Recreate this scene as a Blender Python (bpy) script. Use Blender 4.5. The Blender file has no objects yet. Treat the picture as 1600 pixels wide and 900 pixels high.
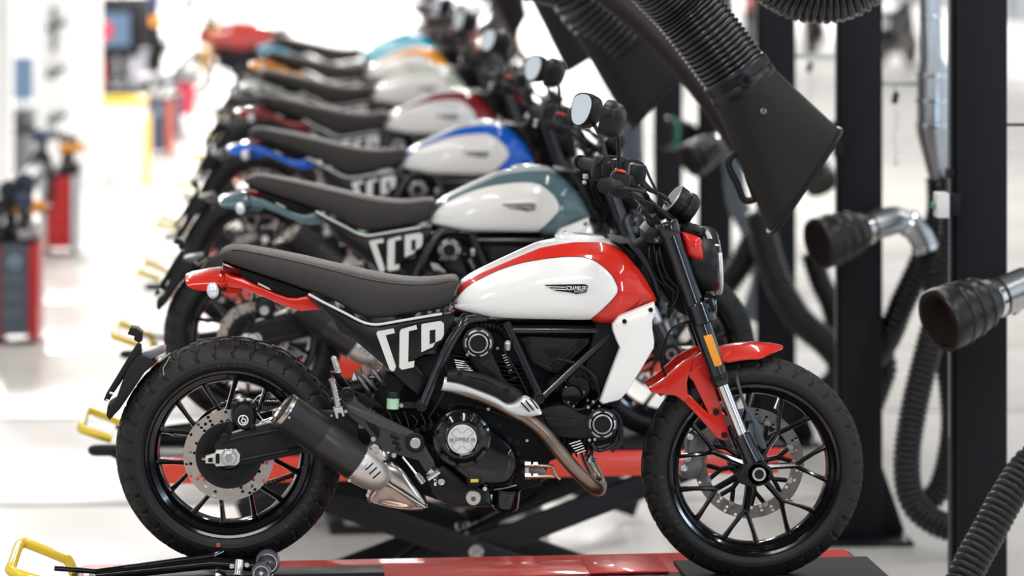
import bpy, bmesh, math, random
from mathutils import Vector, Matrix
random.seed(7)
SC = bpy.context.scene
COL = SC.collection
# ---------------------------------------------------------------- camera
F_PX = 5405.0                     # focal length in pixels of the 1600 px wide frame
YAW = math.atan(312 / F_PX)
D0 = 9.45                         # camera to the first motorcycle
HZ = -150.0                       # image row of the horizon
CAM = Vector((-math.sin(YAW) * D0, -math.cos(YAW) * D0, 2.57))
cam_d = bpy.data.cameras.new('camera')
cam_o = bpy.data.objects.new('camera', cam_d)
COL.objects.link(cam_o)
cam_o.location = CAM
cam_o.rotation_euler = (math.pi / 2, 0, -YAW)
cam_d.sensor_width = 36.0
cam_d.lens = 36.0 * F_PX / 1600
cam_d.shift_y = (HZ - 450) / 1600
cam_d.clip_end = 300
cam_d.dof.use_dof = True
cam_d.dof.focus_distance = D0 - 0.12
cam_d.dof.aperture_fstop = 2.4
SC.camera = cam_o
# ---------------------------------------------------------------- light
w = bpy.data.worlds.new('world'); SC.world = w; w.use_nodes = True
bg = w.node_tree.nodes['Background']
bg.inputs[0].default_value = (0.93, 0.96, 1.0, 1)
bg.inputs[1].default_value = 0.95
def area(name, loc, rot, sx, sy, power, color=(1, 1, 1)):
    l = bpy.data.lights.new(name, 'AREA'); l.shape = 'RECTANGLE'; l.size = sx; l.size_y = sy
    l.energy = power; l.color = color
    o = bpy.data.objects.new(name, l); COL.objects.link(o)
    o.location = loc; o.rotation_euler = rot
    return o
R = math.radians
# rows of fluorescent strip lamps under the roof; far ones boosted to whiten the background
for i, (lx, ly) in enumerate([(-3.2, -3), (.6, -3), (4.6, -3), (-3.2, 3), (1.4, 3), (5.5, 3), (-3.2, 11), (1.4, 11), (5.5, 11), (-3.2, 21), (1.4, 21), (-5, 31), (1.4, 33), (1.4, 48), (-3, 62), (4, 62)]):
    area('strip_lamp', (lx, ly, 6.2), (0, 0, 0), 0.16, 4.6, 250 if ly < 0 else (120 if ly < 5 else (260 if ly < 15 else (1400 if ly < 40 else 3600))), (1, 0.97, 0.93))
area('back_wall_fill', (0, 71, 6.4), (R(62), 0, 0), 14, .4, 4200)  # unseen fill lamp added to whiten the far wall
# added front fill and left glint lamp; daylight from right front and side windows
area('window_or_fill_light', (-1.5, -9.9, 4.6), (R(68), 0, 0), 5.0, .8, 200, (1, 0.97, 0.93))  # fill added for surfaces facing the camera; no window here
area('window_or_fill_light', (6.4, -9.4, 2.9), (R(90), 0, R(33)), 0.7, 3.4, 330, (0.62, 0.80, 1))
area('window_or_fill_light', (-6.6, -9.4, 3.0), (R(90), 0, R(-33)), 0.5, 3.4, 160, (0.70, 0.84, 1))  # blue lamp added for highlights along the frame tubes
area('window_or_fill_light', (-8.6, 5, 3.2), (0, R(-90), 0), 4.5, 20, 60, (0.9, 0.95, 1))
area('window_or_fill_light', (9.6, 3, 3.4), (0, R(90), 0), 4.5, 18, 200, (0.72, 0.86, 1))
SC.view_settings.view_transform = 'Standard'
SC.view_settings.look = 'None'
SC.view_settings.gamma = 1
SC.view_settings.use_curve_mapping = False
SC.view_settings.exposure = -0.6
# ---------------------------------------------------------------- pixel to place
def PW(u, v, Y):
    """the point on the upright plane y = Y that is seen at pixel (u, v)"""
    a = (u - 800.0) / F_PX
    dx = math.sin(YAW) + math.cos(YAW) * a
    dy = math.cos(YAW) - math.sin(YAW) * a
    t = (Y - CAM.y) / dy
    return Vector((CAM.x + dx * t, Y, CAM.z - (v - HZ) / F_PX * t))
def PZ(u, v, z):
    """the point at height z that is seen at pixel (u, v)"""
    t = (CAM.z - z) * F_PX / (v - HZ)
    a = (u - 800.0) / F_PX
    return Vector((CAM.x + (math.sin(YAW) + math.cos(YAW) * a) * t, CAM.y + (math.cos(YAW) - math.sin(YAW) * a) * t, z))
ZB = 0.725                        # height of a lift's deck: the motorcycles' own origin
def P(u, v, Y=0.0):
    p = PW(u, v, Y); p.z -= ZB
    return p
def px(n, Y=0.0):
    return n * (Y - CAM.y) / F_PX
def ZZ(bx, by, s):
    return lambda *pts: [(bx + x / s, by + y / s) for x, y in pts]
A = ZZ(160, 500, 2.25); B = ZZ(480, 480, 2.25); C = ZZ(660, 480, 2.647); Dz = ZZ(980, 500, 2.25)
E = ZZ(270, 350, 3.2); Fz = ZZ(680, 340, 3.0); G = ZZ(860, 120, 2.045); Hh = ZZ(980, 340, 2.5)
I = ZZ(880, 120, 3.214); J = ZZ(480, 540, 5.0); K = ZZ(580, 640, 5.0); L = ZZ(1000, 120, 2.647)
M = ZZ(1160, 0, 4.5); N = ZZ(1040, 340, 5.62); O = ZZ(150, 480, 4.5); Q = ZZ(840, 420, 15.0)
# ---------------------------------------------------------------- materials
MATS = {}
def mat(name, col, rough=0.5, metal=0.0, coat=0.0, bump=0.0, bscale=200.0, vary=0.0, vscale=6.0, spec=0.5, emit=None, trans=0.0):
    if name in MATS: return MATS[name]
    m = bpy.data.materials.new(name); m.use_nodes = True
    nt = m.node_tree; b = nt.nodes['Principled BSDF']
    b.inputs['Base Color'].default_value = (*col, 1)
    b.inputs['Roughness'].default_value = rough
    b.inputs['Metallic'].default_value = metal
    b.inputs['Specular IOR Level'].default_value = spec
    b.inputs['Coat Weight'].default_value = coat
    b.inputs['Coat Roughness'].default_value = 0.04
    b.inputs['Transmission Weight'].default_value = trans
    if emit:
        b.inputs['Emission Color'].default_value = (*emit[0], 1); b.inputs['Emission Strength'].default_value = emit[1]
    tc = nt.nodes.new('ShaderNodeTexCoord')
    if bump:
        n = nt.nodes.new('ShaderNodeTexNoise'); n.inputs['Scale'].default_value = bscale; n.inputs['Detail'].default_value = 3
        bp = nt.nodes.new('ShaderNodeBump'); bp.inputs['Strength'].default_value = bump; bp.inputs['Distance'].default_value = 0.002
        nt.links.new(tc.outputs['Object'], n.inputs['Vector']); nt.links.new(n.outputs['Fac'], bp.inputs['Height'])
        nt.links.new(bp.outputs['Normal'], b.inputs['Normal'])
    if vary:
        n = nt.nodes.new('ShaderNodeTexNoise'); n.inputs['Scale'].default_value = vscale; n.inputs['Detail'].default_value = 6
        r = nt.nodes.new('ShaderNodeValToRGB')
        r.color_ramp.elements[0].position = 0.3; r.color_ramp.elements[1].position = 0.7
        r.color_ramp.elements[0].color = (*[max(0, c * (1 - vary)) for c in col], 1)
        r.color_ramp.elements[1].color = (*[min(1, c * (1 + vary)) for c in col], 1)
        nt.links.new(tc.outputs['Object'], n.inputs['Vector']); nt.links.new(n.outputs['Fac'], r.inputs['Fac'])
        nt.links.new(r.outputs['Color'], b.inputs['Base Color'])
    MATS[name] = m
    return m
RUBBER = mat('tyre_rubber', (0.006, 0.006, 0.007), 0.55, bump=0.25, bscale=500, vary=0.25, vscale=30, spec=0.4)
GLOSSBLK = mat('gloss_black', (0.004, 0.004, 0.005), 0.12, coat=0.3, spec=0.4)
SATBLK = mat('satin_black', (0.007, 0.007, 0.008), 0.38, spec=0.3)
MATBLK = mat('matte_black_plastic', (0.009, 0.009, 0.01), 0.5, bump=0.2, bscale=900, spec=0.25)
DARKIN = mat('shadowed_machine_black', (0.004, 0.004, 0.005), 0.6, spec=0.2)
FRAMEM = mat('frame_black_paint', (0.010, 0.011, 0.014), 0.2, coat=0.4, spec=0.4)
SEATM = mat('seat_vinyl', (0.042, 0.037, 0.036), 0.55, bump=0.35, bscale=1400, spec=0.15)
CHROME = mat('chrome', (0.75, 0.76, 0.78), 0.16, metal=1)
STEEL = mat('brushed_steel', (0.55, 0.54, 0.53), 0.35, metal=1, vary=0.12, vscale=40)
ALU = mat('cast_aluminium', (0.62, 0.61, 0.58), 0.42, metal=0.9)
SILVERP = mat('silver_paint', (0.70, 0.70, 0.70), 0.38, metal=0.35)
DISCM = mat('brake_disc_steel', (0.50, 0.44, 0.40), 0.42, metal=0.85, vary=0.08, vscale=60)
HEADERM = mat('heat_stained_pipe', (0.26, 0.19, 0.145), 0.32, metal=0.9, vary=0.35, vscale=9)
MUFFM = mat('muffler_black', (0.016, 0.014, 0.014), 0.45, bump=0.1, bscale=1500, spec=0.35)
WHITEP = mat('pearl_white_paint', (0.84, 0.82, 0.79), 0.3, coat=0.5)
WHITED = mat('white_decal', (0.86, 0.85, 0.82), 0.4)
AMBER = mat('amber_reflector', (0.85, 0.32, 0.01), 0.25, bump=0.6, bscale=700, coat=0.5)
GLASS = mat('mirror_glass', (0.82, 0.86, 0.9), 0.03, metal=1)
LENS = mat('clear_lens', (0.8, 0.85, 0.88), 0.08, metal=0.3, coat=1)
REDLENS = mat('red_lens', (0.25, 0.008, 0.01), 0.12, coat=0.8)
REDPLAST = mat('red_switch', (0.75, 0.05, 0.03), 0.4)
GREENFL = mat('green_fluid_pot', (0.42, 0.68, 0.45), 0.25, coat=0.4)
YELLOWP = mat('yellow_sight', (0.7, 0.55, 0.05), 0.3)
REDDOT = mat('red_dot', (0.55, 0.08, 0.04), 0.5)
DISCF = mat('front_disc_steel', (0.27, 0.245, 0.225), 0.38, metal=0.9, vary=0.1, vscale=60)
PANELB = mat('panel_black', (0.005, 0.005, 0.006), 0.3, spec=0.35)
GAUGE = mat('gauge_face', (0.55, 0.57, 0.6), 0.12, coat=0.8, metal=0.5)
SPRINGM = mat('spring_grey', (0.16, 0.155, 0.15), 0.3, metal=0.7)
COPPERY = mat('copper_toned_steel', (0.5, 0.36, 0.28), 0.28, metal=1)
BRASS = mat('brass_fitting', (0.62, 0.45, 0.25), 0.3, metal=1)
def paint(name, col, metal=0.0):
    return mat(name, col, 0.3, metal=metal, coat=0.9, spec=0.15)
# ---------------------------------------------------------------- meshes
def catmull(pts, closed=True, n=4):
    out = []; k = len(pts)
    P3 = [Vector(p) for p in pts]
    rng = range(k) if closed else range(k - 1)
    for i in rng:
        if closed:
            a, b, c, d = P3[i - 1], P3[i], P3[(i + 1) % k], P3[(i + 2) % k]
        else:
            a, b, c, d = P3[max(i - 1, 0)], P3[i], P3[i + 1], P3[min(i + 2, k - 1)]
        for j in range(n):
            t = j / n
            out.append(0.5 * ((2 * b) + (c - a) * t + (2 * a - 5 * b + 4 * c - d) * t * t + (3 * b - a - 3 * c + d) * t ** 3))
    if not closed: out.append(P3[-1])
    return [tuple(p) for p in out]
def frame_of(axis):
    z = Vector(axis).normalized()
    x = Vector((0, 0, 1)).cross(z)
    if x.length < 1e-3: x = Vector((1, 0, 0))
    x.normalize()
    return x, z.cross(x), z
def interp(tab, x):
    if x <= tab[0][0]: return tab[0][1]
    for (a, b), (c, d) in zip(tab, tab[1:]):
        if x <= c: return b + (d - b) * (x - a) / (c - a + 1e-12)
    return tab[-1][1]
class MB:
    def __init__(s): s.v = []; s.f = []; s.m = []
    def add(s, v, f, m=0):
        o = len(s.v); s.v += [tuple(p) for p in v]
        for q in f:
            s.f.append(tuple(i + o for i in q)); s.m.append(m)
        return s
    def mirror(s):
        n = len(s.v); s.v += [(x, -y, z) for x, y, z in s.v]
        k = len(s.f)
        for i in range(k):
            s.f.append(tuple(j + n for j in reversed(s.f[i]))); s.m.append(s.m[i])
        return s
    def lathe(s, prof, o, axis=(0, 1, 0), n=32, m=0, closed=False, a0=0.0, a1=2 * math.pi):
        """prof: (radius, distance along the axis)"""
        x, y, z = frame_of(axis); o = Vector(o); full = abs(a1 - a0 - 2 * math.pi) < 1e-6
        cols = n if full else n + 1
        v = []
        for r, h in prof:
            for i in range(cols):
                t = a0 + (a1 - a0) * i / n
                v.append(o + z * h + (x * math.cos(t) + y * math.sin(t)) * r)
        f = []; k = len(prof)
        for j in range(k if closed else k - 1):
            j2 = (j + 1) % k
            for i in range(n):
                i2 = (i + 1) % cols
                f.append((j * cols + i, j * cols + i2, j2 * cols + i2, j2 * cols + i))
        if not closed and full:
            if prof[0][0] > 1e-5: f.append(tuple(range(cols))[::-1])
            if prof[-1][0] > 1e-5: f.append(tuple((k - 1) * cols + i for i in range(cols)))
        return s.add(v, f, m)
    def disc(s, c, r, h, axis=(0, -1, 0), n=20, bev=0.2, m=0):
        """short cylinder standing on c with a bevelled far rim"""
        b = min(r, h) * bev
        return s.lathe([(r, 0), (r, h - b), (r - b, h), (0, h)], c, axis, n, m)
    def bolt(s, c, r, h=0.006, axis=(0, -1, 0), m=0):
        return s.lathe([(r, 0), (r, h * .7), (r * .85, h), (r * .5, h), (r * .45, h * .4), (0, h * .4)], c, axis, 12, m)
    def tube(s, pts, r, n=10, m=0, sm=0, closed=False, corr=None, cap=True, flat=1.0):
        """sweep along pts; r number or list; corr = (pitch, depth, sharp) rings"""
        P3 = [Vector(p) for p in pts]
        rs = list(r) if hasattr(r, '__len__') else [r] * len(P3)
        if sm:
            q = catmull([(*p, rr) for p, rr in zip([tuple(x) for x in P3], rs)] if False else [tuple(p) for p in P3], closed, sm)
            rr = []
            K = len(rs)
            for i in range(K if closed else K - 1):
                for j in range(sm): rr.append(rs[i] + (rs[(i + 1) % K] - rs[i]) * j / sm)
            if not closed: rr.append(rs[-1])
            P3 = [Vector(p) for p in q]; rs = rr
        if corr:
            pitch, depth = corr
            L = [0]
            for a, b in zip(P3, P3[1:]): L.append(L[-1] + (b - a).length)
            tot = L[-1]; k = max(2, int(tot / pitch)); step = tot / k
            NP, NR = [], []; i = 0
            for q in range(k * 4 + 1):
                d = min(q * step / 4, tot - 1e-7)
                while i < len(L) - 2 and L[i + 1] < d: i += 1
                t = (d - L[i]) / (L[i + 1] - L[i] + 1e-12)
                NP.append(P3[i].lerp(P3[i + 1], t)); NR.append(rs[i] + (rs[i + 1] - rs[i]) * t + depth * (0, .8, 1, .8)[q % 4] - depth * .6)
            P3, rs = NP, NR
        K = len(P3); v = []
        T = []
        for i in range(K):
            if closed: d = P3[(i + 1) % K] - P3[i - 1]
            else: d = P3[min(i + 1, K - 1)] - P3[max(i - 1, 0)]
            T.append(d.normalized() if d.length > 1e-9 else Vector((0, 0, 1)))
        x = frame_of(T[0])[0]
        for i in range(K):
            x = (x - T[i] * x.dot(T[i])).normalized(); y = T[i].cross(x)
            for j in range(n):
                a = 2 * math.pi * j / n
                v.append(P3[i] + (x * math.cos(a) + y * math.sin(a) * flat) * rs[i])
        f = []
        for i in range(K if closed else K - 1):
            i2 = (i + 1) % K
            for j in range(n):
                f.append((i * n + j, i * n + (j + 1) % n, i2 * n + (j + 1) % n, i2 * n + j))
        if cap and not closed:
            f.append(tuple(range(n))[::-1]); f.append(tuple((K - 1) * n + j for j in range(n)))
        return s.add(v, f, m)
    def box(s, c, size, rot=None, bev=0.0, m=0):
        hx, hy, hz = [q / 2 for q in size]; rot = rot or Matrix.Identity(3); c = Vector(c)
        if bev <= 0:
            v = [c + rot @ Vector((a * hx, b * hy, d * hz)) for a in (-1, 1) for b in (-1, 1) for d in (-1, 1)]
            return s.add(v, [(0, 1, 3, 2), (4, 6, 7, 5), (0, 4, 5, 1), (2, 3, 7, 6), (0, 2, 6, 4), (1, 5, 7, 3)], m)
        bm = bmesh.new(); bmesh.ops.create_cube(bm, size=1)
        for q in bm.verts: q.co = Vector((q.co.x * size[0], q.co.y * size[1], q.co.z * size[2]))
        bmesh.ops.bevel(bm, geom=bm.edges[:], offset=min(bev, min(size) * .45), segments=2, affect='EDGES', profile=.5)
        bm.verts.index_update()
        v = [c + rot @ q.co for q in bm.verts]; f = [[q.index for q in g.verts] for g in bm.faces]
        bm.free()
        return s.add(v, f, m)
    def prism(s, front, back, bevf=0.0, m=0, mside=None, off=None):
        """front/back: matching loops of 3D points; the front edge is bevelled by bevf towards the back"""
        n = len(front); front = [Vector(p) for p in front]; back = [Vector(p) for p in back]
        if bevf > 0:
            c2 = [(p.x, p.z) for p in front]
            area_ = sum(c2[i][0] * c2[(i + 1) % n][1] - c2[(i + 1) % n][0] * c2[i][1] for i in range(n))
            sg = 1 if area_ > 0 else -1
            ins = []; mid = []
            for i in range(n):
                a, b, d = front[i - 1], front[i], front[(i + 1) % n]
                e1 = Vector((b.x - a.x, 0, b.z - a.z)); e2 = Vector((d.x - b.x, 0, d.z - b.z))
                if e1.length < 1e-7: e1 = e2.copy()
                if e2.length < 1e-7: e2 = e1.copy()
                e1.normalize(); e2.normalize()
                n1 = Vector((-e1.z, 0, e1.x)) * sg; n2 = Vector((-e2.z, 0, e2.x)) * sg
                nn = n1 + n2
                nn = nn.normalized() / max(.5, math.cos(n1.angle(n2, 0) / 2)) if nn.length > 1e-5 else n1
                dep = (back[i] - b).normalized() if (back[i] - b).length > 1e-7 else Vector((0, 1, 0))
                ins.append(b + nn * bevf); mid.append(b + dep * bevf)
                mid[-1] = b + dep * bevf
            q = [b + (i_ - b) * .3 + (m_ - b) * .3 for b, i_, m_ in zip(front, ins, mid)]
            loops = [ins, q, mid, back]
        else: loops = [front, back]
        v = [p for l in loops for p in l]; f = []
        for k in range(len(loops) - 1):
            for i in range(n):
                j = (i + 1) % n
                f.append((k * n + i, k * n + j, (k + 1) * n + j, (k + 1) * n + i))
        base = len(s.v)
        s.add(v, f, m if mside is None else mside)
        s.f.append(tuple(base + i for i in range(n))); s.m.append(m)
        s.f.append(tuple(base + (len(loops) - 1) * n + i for i in reversed(range(n)))); s.m.append(m)
        return s
    def plate(s, outline, Y, th, bev=0.002, m=0, smn=0, mside=None):
        """outline in pixels of the near face at depth Y, thickness th away from the camera"""
        if smn: outline = catmull(outline, True, smn)
        fr = [P(u, v, Y) for u, v in outline]
        bk = [p + Vector((0, th, 0)) for p in fr]
        return s.prism(fr, bk, bev, m, mside)
    def dome(s, outline, Y, prof, th=None, cen=None, m=0, smn=0, surf=None, mc=None):
        """rings shrinking from the outline to the centre; prof = [(t, dy)], t from 1 to 0; dy towards the camera is negative"""
        if smn: outline = catmull(outline, True, smn)
        n = len(outline)
        fr = [P(u, v, Y) for u, v in outline]
        c = P(*cen, Y) if cen else sum(fr, Vector()) / n
        v = []; f = []; mm = []
        base = len(s.v)
        if th: prof = [(prof[0][0], th)] + list(prof)
        for t, dy in prof:
            for p in fr:
                q = c + (p - c) * t
                if surf: q.y = surf(q.x, q.z)
                q.y += dy
                v.append(q)
        k = len(prof)
        for j in range(k - 1):
            for i in range(n):
                i2 = (i + 1) % n
                f.append((j * n + i, j * n + i2, (j + 1) * n + i2, (j + 1) * n + i))
        if prof[-1][0] > 1e-4: f.append(tuple((k - 1) * n + i for i in range(n)))
        return s.add(v, f, m)
    def loft(s, rings, m=0, cap=True, closed=True, mfun=None):
        n = len(rings[0]); base = len(s.v)
        for r in rings: s.v += [tuple(p) for p in r]
        for j in range(len(rings) - 1):
            for i in range(n if closed else n - 1):
                i2 = (i + 1) % n
                s.f.append((base + j * n + i, base + j * n + i2, base + (j + 1) * n + i2, base + (j + 1) * n + i))
                s.m.append(mfun(j, i) if mfun else m)
        if cap and closed:
            s.f.append(tuple(base + i for i in range(n))[::-1]); s.m.append(m)
            s.f.append(tuple(base + (len(rings) - 1) * n + i for i in range(n))); s.m.append(m)
        return s
    def build(s, name, mats, parent=None, loc=None, smooth=38, kind=None, mirror=False):
        if mirror: s.mirror()
        me = bpy.data.meshes.new(name)
        off = Vector(loc) if loc is not None else Vector((0, 0, 0))
        me.from_pydata([Vector(p) - off for p in s.v], [], s.f)
        if not isinstance(mats, (list, tuple)): mats = [mats]
        for q in mats: me.materials.append(q)
        me.polygons.foreach_set('material_index', s.m)
        bm = bmesh.new(); bm.from_mesh(me)
        bmesh.ops.remove_doubles(bm, verts=bm.verts, dist=1e-6)
        bmesh.ops.recalc_face_normals(bm, faces=bm.faces)
        if smooth:
            lim = math.radians(smooth)
            for fc in bm.faces: fc.smooth = True
            for e in bm.edges:
                if len(e.link_faces) == 2: e.smooth = e.calc_face_angle(0) < lim
        bm.to_mesh(me); bm.free()
        o = bpy.data.objects.new(name, me); COL.objects.link(o)
        if parent: o.parent = parent
        o.location = off
        if kind: o['kind'] = kind
        return o
def empty(name, loc, rz=0.0):
    o = bpy.data.objects.new(name, None); COL.objects.link(o)
    o.location = loc; o.rotation_euler = (0, 0, rz); o.empty_display_size = 0.1
    return o
def tag(o, label, cat, group=None):
    o['label'] = label; o['category'] = cat
    if group: o['group'] = group
    return o
def kids(o): return [c for c in bpy.data.objects if c.parent == o]
def text_mb(txt, w_, h_, shear=0.0, depth=0.0):
    """triangulated letters filling a w x h box from the lower left corner, as (verts2d, faces)"""
    cu = bpy.data.curves.new('t', 'FONT'); cu.body = txt; cu.shear = shear; cu.resolution_u = 3
    o = bpy.data.objects.new('t', cu); COL.objects.link(o)
    dg = bpy.context.evaluated_depsgraph_get(); dg.update()
    me = o.evaluated_get(dg).to_mesh()
    v = [q.co.copy() for q in me.vertices]; f = [tuple(p.vertices) for p in me.polygons]
    o.evaluated_get(dg).to_mesh_clear()
    bpy.data.objects.remove(o); bpy.data.curves.remove(cu)
    x0 = min(q.x for q in v); x1 = max(q.x for q in v); y0 = min(q.y for q in v); y1 = max(q.y for q in v)
    return [((q.x - x0) / (x1 - x0) * w_, (q.y - y0) / (y1 - y0) * h_) for q in v], f
# ---------------------------------------------------------------- hall shell
def struct(name, mb, m, **k):
    o = mb.build(name, m, **k); o['kind'] = 'structure'; return o
FLOORM = mat('pale_resin_floor', (0.64, 0.62, 0.59), 0.28, vary=0.05, vscale=1.2)
def floor_material():
    m = FLOORM; nt = m.node_tree; b = nt.nodes['Principled BSDF']
    tc = nt.nodes['Texture Coordinate']; n = nt.nodes.new('ShaderNodeTexNoise'); n.inputs['Scale'].default_value = 0.5; n.inputs['Detail'].default_value = 5
    r = nt.nodes.new('ShaderNodeMapRange'); r.inputs[3].default_value = .18; r.inputs[4].default_value = .42
    nt.links.new(tc.outputs['Object'], n.inputs['Vector']); nt.links.new(n.outputs['Fac'], r.inputs[0]); nt.links.new(r.outputs[0], b.inputs['Roughness'])
floor_material()
WALLM = mat('white_wall_paint', (0.85, 0.86, 0.87), 0.6, bump=.05, bscale=60)
JOINTM = mat('floor_joint_grey', (0.36, 0.35, 0.33), 0.5, vary=.2, vscale=8)
floor = empty('floor', (0, 0, 0)); floor['kind'] = 'structure'
X0, X1, YA, YB = -9.0, 10.0, -10.4, 76.0
JY = PZ(400, 786, 0).y
k0 = math.ceil((YA - JY) / 2.5)
y = JY + 2.5 * (k0 - 1) 
while y < YB:
    a, b = max(y + .05, YA), min(y + 2.45, YB)
    if b > a: MB().box(((X0 + X1) / 2, (a + b) / 2, -.05), (X1 - X0, b - a, .1), bev=.004).build('floor_slab', FLOORM, floor)
    if YA < y < YB: MB().box(((X0 + X1) / 2, y, -.055), (X1 - X0, .1, .098)).build('floor_joint', JOINTM, floor)
    y += 2.5
struct('wall_back', MB().box((.5, YB + .1, 3.2), (19.4, .2, 6.8)), WALLM)
# left and right walls: low wall, window band with posts, upper band
def side_wall(name, x, side):
    w_ = empty(name, (x, 0, 0)); w_['kind'] = 'structure'
    LY = YB - YA; my = (YA + YB) / 2
    MB().box((0, my, .4), (.2, LY, .8)).build('low_wall', WALLM, w_)
    MB().box((0, my, 6.0), (.2, LY, 1.2)).build('upper_wall', WALLM, w_)
    mull = mat('window_mullion_grey', (.45, .48, .5), .4)
    yy = YA
    while yy <= YB + .01:
        MB().box((0, yy, 3.1), (.12, .12, 4.6)).build('window_mullion', mull, w_); yy += 4.4
    MB().box((0, my, 2.6), (.08, LY, .07)).build('window_rail', mull, w_)
struct('wall_front', MB().box((.5, YA - .1, 3.4), (19.4, .2, 6.8)), mat('reflection_dark_wall', (.05, .05, .055), .7))  # unseen wall behind the camera, set close and dark to deepen reflections
side_wall('wall_left', X0, -1); side_wall('wall_right', X1, 1)
TRUSSM = mat('roof_steel', (.30, .31, .33), .5)
ceil_ = empty('ceiling', (0, 0, 0)); ceil_['kind'] = 'structure'
MB().box((.5, 32, 8.2), (19.4, 88.4, .2)).build('roof_deck', mat('roof_deck_grey', (.10, .10, .11), .7), ceil_)
for k in range(18):
    yy = YA + 1 + k * 5
    b_ = MB().box((.5, yy, 7.7), (19, .18, .3)).box((.5, yy, 6.9), (19, .1, .1))
    for j in range(12):
        xa = X0 + .8 + j * 1.55
        b_.tube([(xa, yy, 6.9), (xa + .78, yy, 7.6)], .03, 6).tube([(xa + .78, yy, 7.6), (xa + 1.55, yy, 6.9)], .03, 6)
    b_.build('roof_truss', TRUSSM, ceil_)
# ---------------------------------------------------------------- motorcycle (built once, then copied)
TEAL0 = paint('paint_signal_red', (0.62, 0.022, 0.012))
STRIPE0 = mat('tank_stripe_white', (0.86, 0.86, 0.86), 0.25, coat=1.0)
bike = empty('motorcycle', (0, 0, ZB))
def part(name, mb, mats, parent=None, label=None, **k):
    o = mb.build(name, mats, parent or bike, **k)
    if label: o['label'] = label
    return o
PAINTED = []      # meshes whose first slot takes the bike's own colour
def tyre_mb(R_, hw, prof, nblk):
    """torus with a carved block tread; prof = (half width position, radius) from crown to bead"""
    half = []
    for a, b in zip(prof, prof[1:]):
        k = 4
        for j in range(k): half.append((a[0] + (b[0] - a[0]) * j / k, a[1] + (b[1] - a[1]) * j / k))
    half.append(prof[-1])
    sec = [(-y, r) for y, r in reversed(half)] + half[1:]
    n = nblk * 12; m_ = MB(); v = []
    for y, r in sec:
        s_ = y / hw
        for i in range(n):
            ph = i / 12.0; g = 0
            if abs(s_) < .96 and r > prof[0][1] - hw * .62:
                zig = .28 * abs(((abs(s_) * 2.2 + .15) % 1.0) * 2 - 1) * (1 if s_ > 0 else -1)
                q = (ph + zig + (.5 if s_ > 0 else 0)) % 1.0
                if q < .12 and abs(s_) > .12: g = 1
                zz = .08 * math.sin(2 * math.pi * ph * 1.0)
                for c0 in (.12, .52):
                    if abs(abs(s_) - c0 - zz) < .05: g = 1
            t = 2 * math.pi * i / n
            rr = r - .0065 * g
            v.append((math.cos(t) * rr, y, math.sin(t) * rr))
    k = len(sec); f = []
    for j in range(k - 1):
        for i in range(n):
            i2 = (i + 1) % n
            f.append((j * n + i, j * n + i2, (j + 1) * n + i2, (j + 1) * n + i))
    m_.add(v, f)
    return m_
def ring_text(mb, txt, r, h, y, a_mid, step, m=0):
    """raised letters around the sidewall on the camera's side"""
    for k, ch in enumerate(txt):
        if ch == ' ': continue
        v, f = text_mb(ch, h * (.35 if ch == 'I' else .8), h)
        a = a_mid - (k - (len(txt) - 1) / 2) * step
        vv = []
        for x_, z_ in v:
            rr = r + z_; aa = a - (x_ - h * .4) / r
            vv.append((math.cos(aa) * rr, y, math.sin(aa) * rr))
        mb.add(vv, f, m)
def disc_mb(r0, r1, th, ncol, nrow, pat):
    mb = MB()
    for side in (-1, 1):
        y = side * th / 2
        for c in range(ncol):
            for k in range(nrow):
                a0 = 2 * math.pi * c / ncol; a1 = 2 * math.pi * (c + 1) / ncol
                q0 = r0 + (r1 - r0) * k / nrow; q1 = r0 + (r1 - r0) * (k + 1) / nrow
                def pt(r, a): return (math.cos(a) * r, y, math.sin(a) * r)
                am, qm = (a0 + a1) / 2, (q0 + q1) / 2
                if pat(c, k):
                    o = [pt(q0, a0), pt(q0, am), pt(q0, a1), pt(qm, a1), pt(q1, a1), pt(q1, am), pt(q1, a0), pt(qm, a0)]
                    hr = min(q1 - q0, qm * (a1 - a0)) * .40
                    cx, cz = math.cos(am) * qm, math.sin(am) * qm
                    inn = []
                    for p in o:
                        d = Vector((p[0] - cx, 0, p[2] - cz)).normalized() * hr
                        inn.append((cx + d.x, y, cz + d.z))
                    mb.add(o + inn, [(i, (i + 1) % 8, 8 + (i + 1) % 8, 8 + i) for i in range(8)])
                    if side < 0:
                        inb = [(p[0], -y, p[2]) for p in inn]
                        mb.add(inn + inb, [(i, (i + 1) % 8, 8 + (i + 1) % 8, 8 + i) for i in range(8)])
                else:
                    mb.add([pt(q0, a0), pt(q0, a1), pt(q1, a1), pt(q1, a0)], [(0, 1, 2, 3)])
    mb.lathe([(r1, -th / 2), (r1, th / 2)], (0, 0, 0), (0, 1, 0), ncol)
    mb.lathe([(r0, -th / 2), (r0, th / 2)], (0, 0, 0), (0, 1, 0), ncol)
    mb.f = [f for f in mb.f if len(f) <= 8]; mb.m = mb.m[:len(mb.f)]
    return mb
def rimangle(pts, c):
    return [math.atan2(c[1] - y, x - c[0]) for x, y in pts]
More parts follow.
